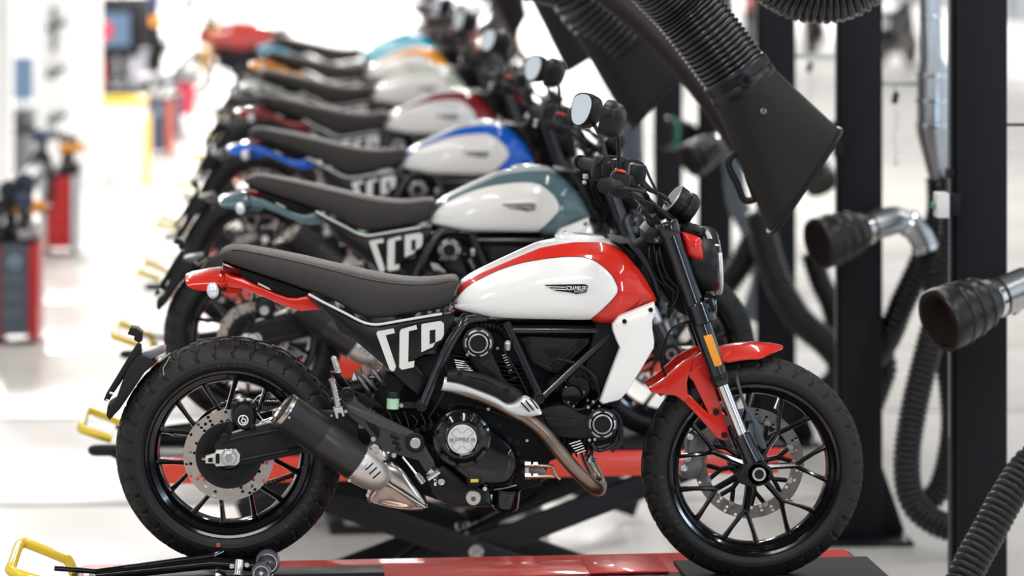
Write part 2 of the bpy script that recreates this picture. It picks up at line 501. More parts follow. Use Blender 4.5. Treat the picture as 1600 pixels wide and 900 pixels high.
def make_wheel(name, c, prof, hw, rimo, rimi, rhw, ys, nblk, phase, fork_r, hubprof, txt_angle):
    """c: centre; the rim is the part, tyre, spokes and discs its pieces"""
    mb = MB()
    ro, ri, h = rimo, rimi, rhw
    mb.lathe([(ro, -h), (ro - .003, -h - .004), (ro - .010, -h - .002), (ro - .014, -h + .006), (ri + .012, -h + .012), (ri + .005, -h * .6), (ri, -h * .3), (ri, h * .3), (ri + .005, h * .6),
              (ri + .012, h - .012), (ro - .014, h - .006), (ro - .010, h + .002), (ro - .003, h + .004), (ro, h), (ro - .008, 0)], (0, 0, 0), (0, 1, 0), 96, closed=True)
    mb.lathe(hubprof, (0, 0, 0), (0, 1, 0), 32)
    o = part(name, mb, GLOSSBLK)
    o.location = c
    t = tyre_mb(prof[0][1], hw, prof, nblk)
    ty = part('tyre', t, RUBBER, o, smooth=30)
    tx = MB(); yy = interp([(r, y) for y, r in reversed(prof)], (ro + .016)) 
    ring_text(tx, 'PIRELLI', ro + .010, .014, -(yy + .0012), txt_angle, .10)
    ring_text(tx, 'MT 60 RS', ro + .010, .010, -(yy + .0012), txt_angle + math.pi * .72, .06)
    part('sidewall_lettering', tx, mat('moulded_rubber', (0.03, 0.03, 0.032), .5), o)
    for k in range(7):
        a = phase + k * 2 * math.pi / 7
        sp = MB(); rf = fork_r
        def q(r, a_, y=ys): return (math.cos(a_) * r, y, math.sin(a_) * r)
        sp.tube([q(.03, a, ys * .4), q(rf * .6, a, ys * .8), q(rf, a)], [.017, .0145, .0145], 8, flat=.62)
        for sgn in (-1, 1):
            e = a + sgn * .225
            sp.tube([q(rf * .93, a), q(rf * 1.12, a + sgn * .10), q((rf + ri) * .52, a + sgn * .175), q(ri + .003, e)], [.014, .0125, .0115, .0155], 8, flat=.55)
        part('spoke', sp, GLOSSBLK, o)
    vs = MB(); a = phase + 1.15
    d = Vector((math.cos(a), 0, math.sin(a)))
    vs.tube([d * (ri + .001), d * (ri - .028)], .0035, 8); vs.tube([d * (ri - .026), d * (ri - .032)], .0045, 8)
    part('valve_stem', vs, CHROME, o)
    return o
RC = P(359, 703, 0); FC = P(1175.5, 730, 0)
rear = make_wheel('rear_wheel', RC,
    [(0, .3085), (.03, .3045), (.055, .2955), (.074, .281), (.087, .263), (.091, .250), (.088, .238), (.08, .2285)], .091,
    .229, .190, .074, -.02, 34, math.radians(98), .105,
    [(.018, -.085), (.045, -.082), (.05, -.06), (.042, -.04), (.042, .05), (.06, .06), (.06, .08), (.018, .085)], math.radians(-35))
front = make_wheel('front_wheel', FC,
    [(0, .3065), (.02, .3035), (.036, .295), (.048, .279), (.056, .262), (.056, .252), (.052, .242), (.046, .2365)], .057,
    .237, .204, .045, -.012, 34, math.radians(3), .125,
    [(.015, -.07), (.026, -.07), (.032, -.05), (.03, -.03), (.03, .03), (.038, .05), (.038, .066), (.015, .068)], math.radians(200))
# discs
rd = disc_mb(.087, .1225, .005, 44, 3, lambda c, k: (c * 2 + k * 3) % 7 in (0, 3) or (c + k) % 11 == 5)
o = part('brake_disc', rd, DISCM, rear); o.location = (0, -.088, 0)
cr = MB().lathe([(.09, -.004), (.09, .004), (.05, .008), (.04, -.002), (.078, -.006)], (0, -.088, 0), (0, 1, 0), 40, closed=True)
for k in range(48):
    a = k * math.pi * 2 / 48; cr.box((math.cos(a) * .066, -.094, math.sin(a) * .066), (.009, .004, .003), Matrix.Rotation(-a, 3, 'Y'))
part('disc_carrier', cr, SATBLK, rear)
fd = disc_mb(.118, .1525, .005, 60, 3, lambda c, k: (c * 2 + k * 5) % 9 in (0, 4))
o = part('brake_disc', fd, DISCF, front); o.location = (0, .072, 0)
cr = MB()
for k in range(8):
    a = k * math.pi / 4 + .2
    q = lambda r, da: (math.cos(a + da) * r, .068, math.sin(a + da) * r)
    cr.tube([q(.035, 0), q(.08, .0), q(.117, .16)], [.008, .007, .007], 6); cr.tube([q(.08, 0), q(.117, -.16)], [.007, .007], 6)
cr.lathe([(.04, .06), (.052, .066), (.052, .072), (.04, .074)], (0, 0, 0), (0, 1, 0), 32)
part('disc_carrier', cr, SATBLK, front)
for k in range(8):
    a = k * math.pi / 4 + .2 + .16
    part('disc_bobbin', MB().disc((math.cos(a) * .120, .069, math.sin(a) * .120), .0095, .006).disc((math.cos(a) * .120, .063, math.sin(a) * .120), .005, .003), STEEL, front)
# front caliper on the far side
cal = MB().plate(Dz((212, 395), (232, 380), (262, 395), (275, 440), (272, 520), (250, 560), (228, 560), (195, 555), (188, 530), (210, 500), (208, 450)), .05, .05, .006)
o = part('front_caliper', cal, mat('caliper_grey', (.22, .22, .22), .4, metal=.5))
cb = MB()
for q in Dz((222, 410), (212, 485), (200, 520)): cb.bolt(P(*q, .05), px(5.5), .01)
part('caliper_bolt', cb, CHROME, o)
# axle ends
ax = P(1186, 741, -.125)
m_ = MB().lathe([(.034, .05), (.034, .01), (.030, 0), (.020, 0), (.018, .01), (.012, .01), (.012, .05)], ax, (0, 1, 0), 28)
o = part('front_axle', m_, SATBLK)
part('axle_ring', MB().lathe([(.0185, .004), (.0185, -.003), (.013, -.003), (.012, .008)], ax, (0, 1, 0), 24), CHROME, o)
axr = P(357.5, 714.5, -.155)
m_ = MB().plate(A((362, 480), (395, 470), (400, 458), (470, 455), (484, 475), (482, 500), (470, 512), (400, 516), (392, 505), (362, 505)), -.152, .018, .003)
o = part('chain_adjuster', m_, mat('adjuster_ivory', (.68, .66, .6), .35, metal=.5))
part('adjuster_slot', MB().plate(A((372, 486), (388, 484), (388, 500), (372, 500)), -.1535, .004, .0005).plate(A((398, 470), (412, 470), (412, 505), (398, 505)), -.1535, .004, .0005), DARKIN, o)
part('axle_nut', MB().lathe([(.018, .0), (.018, -.008), (.012, -.010), (.010, -.002), (0, -.002)], axr, (0, 1, 0), 6), STEEL, o)
part('axle_washer', MB().disc(axr + Vector((0, .004, 0)), px(13), .004), CHROME, o)
part('adjuster_bolt', MB().tube([P(*A((350, 488))[0], -.145), P(*A((364, 489))[0], -.145)], px(2), 8), CHROME, o)
# swingarm and rear brake
sw = MB().plate(A((392, 440), (420, 410), (470, 398), (560, 372), (650, 350), (760, 320), (900, 330), (900, 420), (800, 452), (700, 470), (600, 492), (500, 512), (430, 520), (398, 500)), -.138, .035, .006)
sw2 = MB().add([(x, -y, z) for x, y, z in sw.v], [tuple(reversed(f)) for f in sw.f])
sw.v += sw2.v; n0 = len(sw2.v); sw.f += [tuple(i + n0 for i in f) for f in sw2.f]; sw.m += [0] * len(sw2.f)
sw.box(P(560, 675, 0), (.06, .2, .05), bev=.01)
o = part('swingarm', sw, MATBLK)
part('swingarm_rib', MB().tube([P(*q, -.139) for q in A((425, 425), (560, 398), (690, 372))], px(2.5), 6).tube([P(*q, -.139) for q in A((480, 495), (600, 470), (700, 448))], px(2.5), 6), SATBLK, o)
bk = MB().plate(A((440, 398), (520, 372), (592, 352), (600, 372), (520, 392), (455, 418)), -.128, .012, .002)
part('caliper_bracket', bk, STEEL, o)
rc = MB().dome(A((455, 310), (475, 290), (500, 282), (528, 292), (540, 320), (540, 355), (522, 382), (490, 385), (465, 370), (452, 340)), -.115, [(1, 0), (.94, -.018), (.8, -.028), (.4, -.032), (0, -.032)], th=.05, smn=2)
for q in A((462, 300), (530, 300), (528, 375)): rc.disc(P(*q, -.135), px(5), .01)
rc.plate(A((430, 395), (445, 370), (465, 372), (450, 415), (432, 420)), -.13, .03, .003)
o = part('rear_caliper', rc, SATBLK)
lg = MB(); lc = P(*A((495, 352))[0], -.149)
lg.lathe([(px(8.2), 0), (px(8.2), -.001), (px(6.4), -.001), (px(6.4), 0)], lc, (0, 1, 0), 28)
lg.lathe([(px(4.2), 0), (px(4.2), -.001), (px(2.4), -.001), (px(2.4), 0)], lc + Vector((.001, 0, -.002)), (0, 1, 0), 20)
lg.box(lc + Vector((-px(1.4), -.0005, px(2))), (px(1.6), .001, px(9)), Matrix.Rotation(.25, 3, 'Y'))
part('caliper_emblem', lg, WHITED, o)
part('sensor_plug', MB().disc(P(*A((430, 412))[0], -.135), px(7), .015).disc(P(*A((430, 408))[0], -.15), px(2.2), .003), SATBLK, o)
part('brake_hose', MB().tube([P(*q, -.14) for q in A((462, 372), (440, 350), (436, 375), (430, 405))], px(1.3), 6, sm=4).tube([P(*q, -.13) for q in A((540, 320), (580, 318), (620, 300), (680, 280))], px(1.3), 6, sm=4), DARKIN, o)
part('guard_wire', MB().tube([P(*q, -.14) for q in A((545, 325), (565, 352), (585, 360), (610, 350), (600, 320), (640, 318))], px(1), 6, sm=4), STEEL, o)
part('caliper_clip', MB().tube([P(*q, -.14) for q in A((520, 300), (545, 270), (562, 262))], px(1), 6, sm=4), STEEL, o)
# chain on the far side
chp = [P(*q, .10) for q in A((449, 395), (500, 290), (560, 292), (640, 290), (760, 300))]
ch = MB().tube([P(*q, .10) for q in A((400, 310), (470, 285), (560, 292), (640, 294), (800, 305), (1000, 330))], .0075, 6, sm=6, corr=(.0125, .003))
ch.tube([P(*q, .10) for q in A((380, 590), (450, 612), (540, 588), (660, 548), (800, 505), (1000, 440))], .0075, 6, sm=6, corr=(.0125, .003))
part('drive_chain', ch, mat('chain_steel', (.18, .17, .16), .35, metal=.9))
part('rear_sprocket', MB().lathe([(.105, .09), (.112, .094), (.112, .098), (.105, .102), (.05, .1), (.05, .09)], RC, (0, 1, 0), 42), GLOSSBLK)
# tail and seat ------------------------------------------------------------
tailc = paint('paint_signal_red', None)
fender = MB()
out = E((62, 268), (90, 255), (180, 238), (240, 232), (262, 248), (295, 262), (350, 272), (350, 322), (280, 318), (210, 312), (150, 305), (90, 295), (64, 277))
n = len(out); rings = []
for yy, sc_, dz in ((-.082, .86, -.012), (-.075, .96, -.003), (-.055, 1, .002), (0, 1.0, .006), (.055, 1, .002), (.075, .96, -.003), (.082, .86, -.012)):
    fr = [P(u, v, -.03) for u, v in out]; c = sum(fr, Vector()) / n
    rings.append([Vector((c.x + (p.x - c.x) * (1 - (1 - sc_) * .6), yy, c.z + (p.z - c.z) * sc_ + dz)) for p in fr])
fender.loft(rings)
PAINTED.append(part('tail_fender', fender, TEAL0))
arm = MB().plate(E((262, 248), (295, 262), (350, 272), (400, 298), (460, 325), (520, 350), (575, 368), (620, 370), (670, 357), (745, 428), (640, 436), (600, 425), (520, 395), (430, 355), (350, 325), (280, 318), (258, 300)), -.105, .022, .004)
PAINTED.append(part('tail_side_cover', arm, TEAL0))
PAINTED.append(part('tail_side_cover', MB().add([(x, -y, z) for x, y, z in arm.v], [tuple(reversed(f)) for f in arm.f], 0), TEAL0))
part('tail_light', MB().plate(E((250, 192), (345, 225), (350, 250), (330, 265), (255, 248), (245, 235)), -.06, .12, .006), REDLENS)
part('seat_pan', MB().plate(E((330, 222), (400, 244), (560, 296), (690, 344), (668, 358), (620, 366), (575, 364), (520, 346), (460, 322), (400, 295), (345, 270)), -.1, .2, .004), DARKIN)
part('seat_hook', MB().plate(E((425, 292), (480, 318), (492, 330), (480, 330), (425, 302)), -.103, .004, .001), ALU)
top = [(228, 150), (245, 125), (270, 110), (300, 104), (350, 104), (420, 116), (520, 134), (640, 157), (760, 184), (860, 207), (960, 229), (1060, 249), (1150, 262), (1220, 267), (1300, 265), (1360, 257), (1405, 253), (1425, 262)]
bot = [(228, 155), (240, 180), (280, 200), (350, 228), (450, 262), (560, 300), (640, 330), (700, 350), (790, 385), (860, 425), (920, 462), (960, 480), (1010, 485), (1080, 478), (1180, 462), (1280, 445), (1360, 430), (1385, 400), (1425, 290)]
wid = [(228, .05), (240, .075), (260, .095), (300, .11), (600, .13), (1000, .14), (1200, .125), (1350, .105), (1400, .095), (1425, .08)]
xs = [228, 231, 236, 244, 255, 270, 290, 320] + list(range(360, 1360, 40)) + [1370, 1385, 1400, 1412, 1420, 1425]
seat = MB(); rings = []
for x_ in xs:
    zt, zb, w_ = interp(top, x_), interp(bot, x_), interp(wid, x_)
    a = P(*E((x_, zt + 3))[0], 0); b = P(*E((x_, zb))[0], -w_)
    r = []
    for k in range(28):
        t = 2 * math.pi * k / 28
        ct, st = math.cos(t), math.sin(t)
        up = st >= 0
        ex = .62 if up else .35
        yy = -w_ * (1 if ct >= 0 else -1) * abs(ct) ** (.62 if up else .5)
        mid = b.z + (a.z - b.z) * .42
        zz = mid + (a.z - mid) * abs(st) ** ex if up else mid - (mid - b.z) * abs(st) ** ex
        r.append((a.x, yy, zz))
    rings.append(r)
seat.loft(rings)
st_ = part('seat', seat, SEATM, smooth=50)
seam = []
for x_ in range(300, 1420, 40):
    zt = interp(top, x_); w_ = interp(wid, x_); a = P(*E((x_, zt + 3))[0], 0); b = P(*E((x_, interp(bot, x_)))[0], -w_)
    t = math.radians(48); mid = b.z + (a.z - b.z) * .42
    seam.append((a.x, -w_ * math.cos(t) ** .62 - .0005, mid + (a.z - mid) * math.sin(t) ** .62 + .0005))
part('seat_piping', MB().tube(seam, .0022, 6).tube([(x, -y, z) for x, y, z in seam], .0022, 6), mat('piping_black', (.02, .02, .02), .5), st_)
# side panel with its lettering
sp = MB().plate(E((690, 362), (770, 408), (850, 452), (930, 492), (980, 508), (1040, 512), (1150, 492), (1250, 474), (1400, 452), (1412, 470), (1385, 560), (1345, 600), (1260, 655), (1195, 685), (1255, 750), (1290, 780), (1225, 860), (1060, 710), (900, 575), (830, 545), (800, 480), (745, 425)), -.128, .06, .005)
o_sp = part('side_panel', sp, PANELB)
strip = E((678, 350), (760, 395), (850, 440), (930, 482), (975, 498), (1030, 502), (1150, 482), (1250, 465), (1345, 450))
part('seat_trim_strip', MB().tube([P(u, v, -.134) for u, v in strip], px(2.1), 8, sm=5), SILVERP)
def decal(outs, Y, m=WHITED, name='lettering', parent=None, holes=None):
    mb = MB()
    for ol in outs:
        if len(ol) == 2:
            mb.plate(ol[0], Y, .0015, 0)
        else: mb.plate(ol, Y, .0015, 0)
    return part(name, mb, m, parent)
S_ = E((1018, 548), (1024, 536), (1104, 522), (1111, 545), (1064, 556), (1116, 712), (1108, 735), (1096, 736), (1084, 728))
C_ = E((1134, 540), (1142, 526), (1217, 505), (1223, 526), (1180, 536), (1177, 690), (1209, 684), (1205, 716), (1146, 729), (1132, 718))
R1 = E((1243, 501), (1340, 485), (1356, 497), (1356, 552), (1344, 585), (1313, 598), (1313, 527), (1284, 532), (1284, 603), (1313, 598), (1300, 616), (1243, 641))
o1 = MB().plate(S_, -.1305, .002, 0).plate(C_, -.1305, .002, 0).plate(E((1243, 501), (1284, 493), (1284, 622), (1243, 641)), -.1305, .002, 0).plate(E((1284, 493), (1340, 485), (1356, 497), (1356, 552), (1344, 578), (1313, 592), (1313, 527), (1284, 532)), -.1305, .002, 0).plate(E((1284, 603), (1313, 592), (1300, 616), (1284, 622)), -.1305, .002, 0)
part('side_lettering', o1, mat('silver_white_decal', (.78, .76, .72), .38, metal=.2), o_sp)
# turn signal and its stalk
m_ = MB().dome(E((170, 330), (175, 305), (195, 293), (215, 297), (230, 325), (228, 355), (212, 372), (192, 372), (175, 355)), -.15, [(1, 0), (.9, -.008), (.6, -.014), (0, -.016)], th=.012, smn=2)
o = part('rear_indicator', m_, LENS)
part('indicator_body', MB().tube([P(*q, -.14) for q in E((215, 328), (240, 332))], [px(9), px(5)], 12).tube([P(*E((235, 330))[0], -.14), P(*E((262, 325))[0], -.08)], px(3), 8), MATBLK, o)
# tank -----------------------------------------------------------------------
ttop = [(62, 428), (66, 412), (75, 400), (90, 355), (105, 310), (125, 281), (160, 257), (200, 235), (300, 187), (400, 141), (480, 106), (560, 90), (640, 78), (770, 78), (830, 98), (880, 130), (930, 182), (970, 240), (1000, 300), (1028, 378)]
tbot = [(62, 428), (85, 434), (130, 449), (260, 469), (325, 475), (500, 478), (715, 480), (728, 493), (825, 498), (860, 470), (940, 432), (1028, 386)]
tw = [(62, .05), (75, .07), (105, .09), (160, .112), (300, .138), (450, .158), (600, .17), (750, .172), (850, .165), (930, .145), (1000, .115), (1028, .095)]
TPROF = [(.60, -.02), (.80, .0), (.90, .05), (.965, .14), (.995, .28), (1, .42), (.975, .58), (.915, .71), (.81, .83), (.66, .915), (.52, .957), (.49, .965), (.3, .988), (0, 1.0)]
tx = [62, 66, 70, 75, 82, 90, 97, 105, 115, 125, 142, 160, 180] + list(range(205, 860, 27)) + list(range(860, 1028, 14)) + [1028]
TS = []; rings = []
for x_ in tx:
    w_ = interp(tw, x_); a = P(*Fz((x_, interp(ttop, x_) + 5))[0], .03); b = P(*Fz((x_, interp(tbot, x_)))[0], -w_ * .85)
    if b.z > a.z - .004: b.z = a.z - .004
    TS.append((a.x, a.z, b.z, w_))
    near = [(a.x, -w_ * yy, b.z + (a.z - b.z) * zz) for yy, zz in TPROF]
    rings.append(near + [(x, -y, z) for x, y, z in reversed(near[:-1])])
nr = len(rings[0])
tank = MB().loft(rings, mfun=lambda j, i: 1 if 11 <= i <= nr - 13 else 0)
tk = part('fuel_tank', tank, [TEAL0, STRIPE0], smooth=50); PAINTED.append(tk)
def tank_y(x, z):
    for p, q in zip(TS, TS[1:]):
        if x <= q[0] or q is TS[-1]:
            t = min(1, max(0, (x - p[0]) / (q[0] - p[0])))
            zt, zb, w_ = [p[i] + (q[i] - p[i]) * t for i in (1, 2, 3)]
            break
    s_ = min(.96, max(0.0, (z - zb) / (zt - zb)))
    return -w_ * interp([(zz, yy) for yy, zz in TPROF], s_)
pan = Fz((88, 428), (92, 415), (110, 390), (150, 345), (200, 312), (300, 262), (400, 226), (500, 203), (600, 190), (660, 188), (705, 192), (760, 212), (820, 262), (846, 305), (855, 335), (846, 362), (800, 412), (740, 470), (718, 483), (600, 483), (325, 480), (250, 474), (130, 450), (100, 440))
pm = MB().dome(pan, -.165, [(1.012, .012), (1.0, -.004), (.992, -.009), (.98, -.0115), (.93, -.012), (.85, -.012), (.75, -.012), (.6, -.012), (.45, -.012), (.3, -.012), (.15, -.012), (0, -.012)], cen=Fz((560, 360))[0], smn=3, surf=tank_y)
pn = part('tank_side_panel', pm, WHITEP, tk, smooth=60)
part('panel_recess_shade', MB().tube([Vector((p.x, tank_y(p.x, p.z) - .002, p.z)) for p in (P(u, v, -.165) for u, v in catmull(pan, True, 3))], .0016, 6, closed=True), SATBLK, tk)  # thin black line painting the shadow in the recess round the panel
fc = P(*Fz((690, 84))[0], 0)
part('fuel_cap', MB().lathe([(.062, -.01), (.062, .004), (.056, .009), (.03, .011), (0, .011)], fc + Vector((0, 0, -.006)), (.08, 0, 1), 36).lathe([(.075, -.012), (.075, -.001), (.062, .001)], fc + Vector((0, 0, -.004)), (.08, 0, 1), 36), STRIPE0, tk)
# tank emblem
def surf_plate(mb, ol, dy, m=0):
    v = []
    for u, vv in ol:
        p = P(u, vv, -.17); v.append((p.x, tank_y(p.x, p.z) - dy, p.z))
    mb.add(v, [tuple(range(len(v)))], m)
wing = MB()
def wq(a, b, x0, x1, k=8):
    """ribbon between lines a and b (functions of x), split into k strips that follow the tank"""
    for i in range(k):
        u0 = x0 + (x1 - x0) * i / k; u1 = x0 + (x1 - x0) * (i + 1) / k
        surf_plate(wing, Q((u0, a(u0)), (u1, a(u1)), (u1, b(u1)), (u0, b(u0))), .0145)
tl = lambda x: interp([(150, 370), (640, 353), (1090, 345), (1150, 362), (1190, 390)], x)
bl = lambda x: interp([(150, 372), (380, 485), (430, 505), (780, 542), (900, 580), (1000, 562), (1140, 540), (1190, 392)], x)
wq(tl, bl, 150, 1190, 14)
em = part('tank_emblem', wing, mat('emblem_black', (.01, .01, .012), .25, coat=.4), tk)
wing = MB()
def wl(ol): 
    v = []
    for u, vv in Q(*ol):
        p = P(u, vv, -.17); v.append((p.x, tank_y(p.x, p.z) - .0152, p.z))
    wing.add(v, [tuple(range(len(v)))])
wl([(205, 405), (420, 407), (420, 425), (250, 422)]); wl([(420, 407), (640, 409), (640, 427), (420, 425)])
wl([(330, 455), (480, 457), (480, 476), (375, 476)]); wl([(480, 457), (640, 460), (640, 480), (480, 476)])
wl([(1120, 400), (1190, 402), (1185, 418), (1120, 418)]); wl([(1120, 445), (1180, 445), (1175, 462), (1120, 462)])
wl([(1110, 345), (1150, 340), (1225, 378), (1190, 392)]); wl([(1190, 392), (1228, 378), (1190, 545), (1160, 540)])
for txt, x0, x1, y0, y1 in (('SCRAMBLER', 645, 1110, 488, 390), ('DUCATI', 850, 1090, 538, 497)):
    v, f = text_mb(txt, 1, 1, .25)
    vv = []
    for a, b in v:
        u, w_ = Q((x0 + (x1 - x0) * a, y0 + (y1 - y0) * b))[0]; p = P(u, w_, -.17)
        vv.append((p.x, tank_y(p.x, p.z) - .0155, p.z))
    wing.add(vv, f)
part('emblem_lettering', wing, WHITED, tk)
# steering head cover in front of the tank
part('tank_front_cover', MB().plate(Fz((835, 112), (900, 118), (960, 140), (1000, 200), (1040, 290), (1060, 350), (1055, 440), (1030, 392), (1026, 375), (1000, 300), (970, 240), (930, 186), (885, 138)), -.105, .21, .012), MATBLK)
part('steering_head', MB().plate([(985, 385), (1015, 372), (1040, 358), (1062, 382), (1100, 478), (1086, 500), (1060, 488), (1040, 462), (1022, 425)], -.05, .10, .01), DARKIN)
for k, (dx, dy, yy) in enumerate(((0, 0, -.07), (9, 6, -.085), (-8, 10, -.075), (4, 16, -.08))):
    part('headstock_cable', MB().tube([P(1035 + dx, 350 + dy, yy * .4), P(1022 + dx, 385 + dy, yy), P(1034 + dx, 425 + dy, yy), P(1056 + dx * .5, 452 + dy * .5, yy), P(1044, 480 + dy, yy * .8)], px(2.6), 8, sm=4), SATBLK)
# radiator shroud
shr = Fz((1028, 395), (1035, 440), (1018, 478), (1018, 520), (1027, 580), (1025, 610), (960, 720), (900, 815), (875, 845), (855, 858), (785, 875), (771, 862), (800, 780), (865, 610), (850, 580), (830, 525), (830, 500), (862, 460), (940, 430))
o = part('radiator_shroud', MB().dome(shr, -.172, [(1, 0), (.975, -.008), (.92, -.011), (.6, -.013), (.3, -.014), (0, -.014)], th=.02, cen=Fz((925, 600))[0]), WHITEP, smooth=30)
for q in Fz((1010, 432), (887, 486)): part('shroud_bolt', MB().bolt(P(*q, -.184), px(3.6), .005), SATBLK, o)
part('shroud_crease', MB().tube([P(*q, -.183) for q in Fz((852, 500), (885, 600), (880, 640), (800, 850))], px(1.1), 6), WHITEP, o)
rad = MB().plate(Fz((760, 480), (1010, 470), (1015, 600), (950, 720), (870, 850), (860, 900), (780, 880), (700, 700)), -.13, .26, .01)
part('radiator', rad, DARKIN)
# frame -----------------------------------------------------------------------
fr = empty('frame', (0, 0, 0)); fr.parent = bike
def ftube(pts, r, Y=-.15, sm=0, mirror=True):
    pp = [P(q[0], q[1], q[2] if len(q) > 2 else Y) for q in pts]
    o = part('frame_tube', MB().tube(pp, px(r), 14, sm=sm), FRAMEM, fr)
    if mirror: part('frame_tube', MB().tube([(p.x, -p.y, p.z) for p in pp], px(r), 12, sm=sm), FRAMEM, fr)
ftube([(760, 497, -.10), (738, 499, -.125), (722, 508, -.14), (698, 548, -.15), (662, 631, -.16)], 8.0, sm=5)
ftube([(790, 504, -.12), (843, 620, -.15)], 7.0)
ftube([(796, 516, -.12), (951, 516, -.12)], 5.5)
ftube([(846, 622, -.15), (955, 521, -.12), (1010, 468, -.09)], 5.5)
for q, r in (((842, 623), 9.5), ((659, 634), 9.5)):
    c = P(*q, -.165)
    part('frame_node', MB().lathe([(px(r), .33), (px(r), 0), (px(r * .85), -.003), (px(r * .7), -.003), (px(r * .62), .006), (0, .006)], c, (0, 1, 0), 24), FRAMEM, fr)
# engine -----------------------------------------------------------------------
eng = empty('engine', (0, 0, 0)); eng.parent = bike
blk = MB().plate([(640, 560), (700, 548), (760, 590), (840, 640), (960, 640), (975, 690), (900, 708), (860, 722), (845, 760), (800, 770), (690, 785), (655, 772), (625, 730), (600, 650)], -.10, .22, .015)
blk.plate([(700, 505), (960, 505), (1010, 480), (1000, 560), (950, 640), (840, 650), (700, 640), (650, 600)], -.07, .14, .02)
part('engine_block', blk, DARKIN, eng)
part('starter_motor', MB().lathe([(px(20), .1), (px(20), 0), (px(16), -.006), (0, -.006)], P(905, 605, -.11), (0, 1, 0), 28), SATBLK, eng)
part('hose_clamp', MB().lathe([(px(21), .008), (px(21.6), .008), (px(21.6), .0), (px(21), 0)], P(903, 600, -.11), (.5, .8, .3), 28, a0=-.3, a1=1.6), CHROME, eng)
# rear cylinder fins (vertical) and front cylinder fins (lying)
for k in range(6):
    y = 556 + k * 6.5
    part('cooling_fin', MB().box(P(762, y, -.01), (px(118), .2, .0035), Matrix.Rotation(.14, 3, 'Y'), bev=.0012), SATBLK, eng)
for k in range(5):
    part('fin_edge', MB().tube([P(*q, -.135) for q in C((132 + k * 3, 224 + k * 10 - 6), (176 + k * 8, 232 + k * 9 - 6))], px(.95), 6), ALU, eng)
for k in range(8):
    part('fin_edge', MB().tube([P(*q, -.135) for q in C((330 + k * 4.4, 200 + k * 10.5), (345 + k * 4.4, 196 + k * 10.5))], px(1.0), 6), ALU, eng)
for k in range(5):
    part('fin_edge', MB().tube([P(*q, -.135) for q in C((608 + k * 8, 566 + k * 10), (655 + k * 5, 552 + k * 10))], px(1.1), 6), ALU, eng)
for k in range(8):
    part('cooling_fin', MB().box(P(870 + k * 8, 668, -.01), (.0035, .2, px(75)), Matrix.Rotation(.14, 3, 'Y'), bev=.0012), SATBLK, eng)
part('belt_cover', MB().plate(C((195, 205), (215, 195), (262, 190), (285, 180), (300, 215), (318, 250), (335, 290), (375, 330), (400, 350), (350, 380), (300, 340), (255, 300), (215, 250)), -.142, .05, .008, smn=2), MATBLK, eng)
part('belt_cover_rib', MB().plate(C((262, 250), (285, 240), (345, 320), (325, 330)), -.147, .01, .003), SATBLK, eng)
part('belt_cover', MB().plate(C((420, 470), (480, 425), (560, 405), (600, 410), (660, 440), (700, 445), (760, 425), (795, 440), (810, 480), (800, 520), (700, 540), (660, 545), (560, 540), (480, 530)), -.142, .05, .008, smn=2), MATBLK, eng)
part('belt_cover_rib', MB().plate(C((500, 450), (640, 462), (640, 498), (520, 500)), -.148, .01, .004), SATBLK, eng)
for (cx, cy) in ((747, 536), (941, 662.5)):
    c = P(cx, cy, -.15)
    ring = MB(); nn = 72; prof = [(px(22), .03), (px(22), -.004), (px(20.8), -.007), (px(18.2), -.008), (px(17.6), -.002)]
    v = []; f = []
    for j, (r_, h_) in enumerate(prof):
        for i in range(nn):
            t = 2 * math.pi * i / nn
            notch = 1 - (.11 if j < 3 and (i % 12) in (4, 5, 6, 7) else 0)
            v.append((c.x + math.cos(t) * r_ * notch, c.y + h_, c.z + math.sin(t) * r_ * notch))
    for j in range(len(prof) - 1):
        for i in range(nn): f.append((j * nn + i, j * nn + (i + 1) % nn, (j + 1) * nn + (i + 1) % nn, (j + 1) * nn + i))
    ring.add(v, f)
    ring.lathe([(px(15.6), .0), (px(15.4), -.007), (px(13), -.008), (px(12.6), .002)], c, (0, 1, 0), 40)
    ring.lathe([(px(17.8), -.001), (px(15.4), -.001)], c, (0, 1, 0), 40, m=1)
    ring.lathe([(px(12.8), -.003), (px(11), -.004), (px(10.4), .014), (0, .014)], c, (0, 1, 0), 32, m=1).lathe([(px(24.5), .03), (px(24), .0), (px(20), -.002), (px(20), .03)], c, (0, 1, 0), 40, m=1)
    part('cam_cover', ring, [mat('cam_cover_alloy', (.42, .41, .39), .36, metal=.9), SATBLK], eng)
# crankcase, clutch
ccv = MB().dome(K((490, 120), (520, 60), (600, 0), (700, -20), (800, 0), (880, 60), (930, 130), (1010, 190), (1080, 250), (1120, 300), (1145, 380), (1140, 470), (1110, 540), (1050, 590), (960, 600), (860, 590), (740, 540), (620, 440), (540, 360), (500, 260)), -.14, [(1, 0), (.96, -.016), (.9, -.024), (.75, -.028), (.4, -.03), (0, -.03)], th=.05, cen=K((800, 290))[0], smn=2)
part('clutch_case', ccv, GLOSSBLK, eng)
c = P(721.5, 684, -.165)
part('clutch_cover', MB().lathe([(px(46), .03), (px(46), -.002), (px(44), -.008), (px(40), -.010), (px(37), -.012), (px(33), -.022), (px(27), -.026), (px(25), -.024), (0, -.024)], c, (0, 1, 0), 56), GLOSSBLK, eng)
bd = part('clutch_badge', MB().lathe([(px(22.5), 0), (px(22.5), -.004), (px(21.5), -.006), (0, -.006)], c + Vector((0, -.024, 0)), (0, 1, 0), 44), SILVERP, eng)
gx = MB()
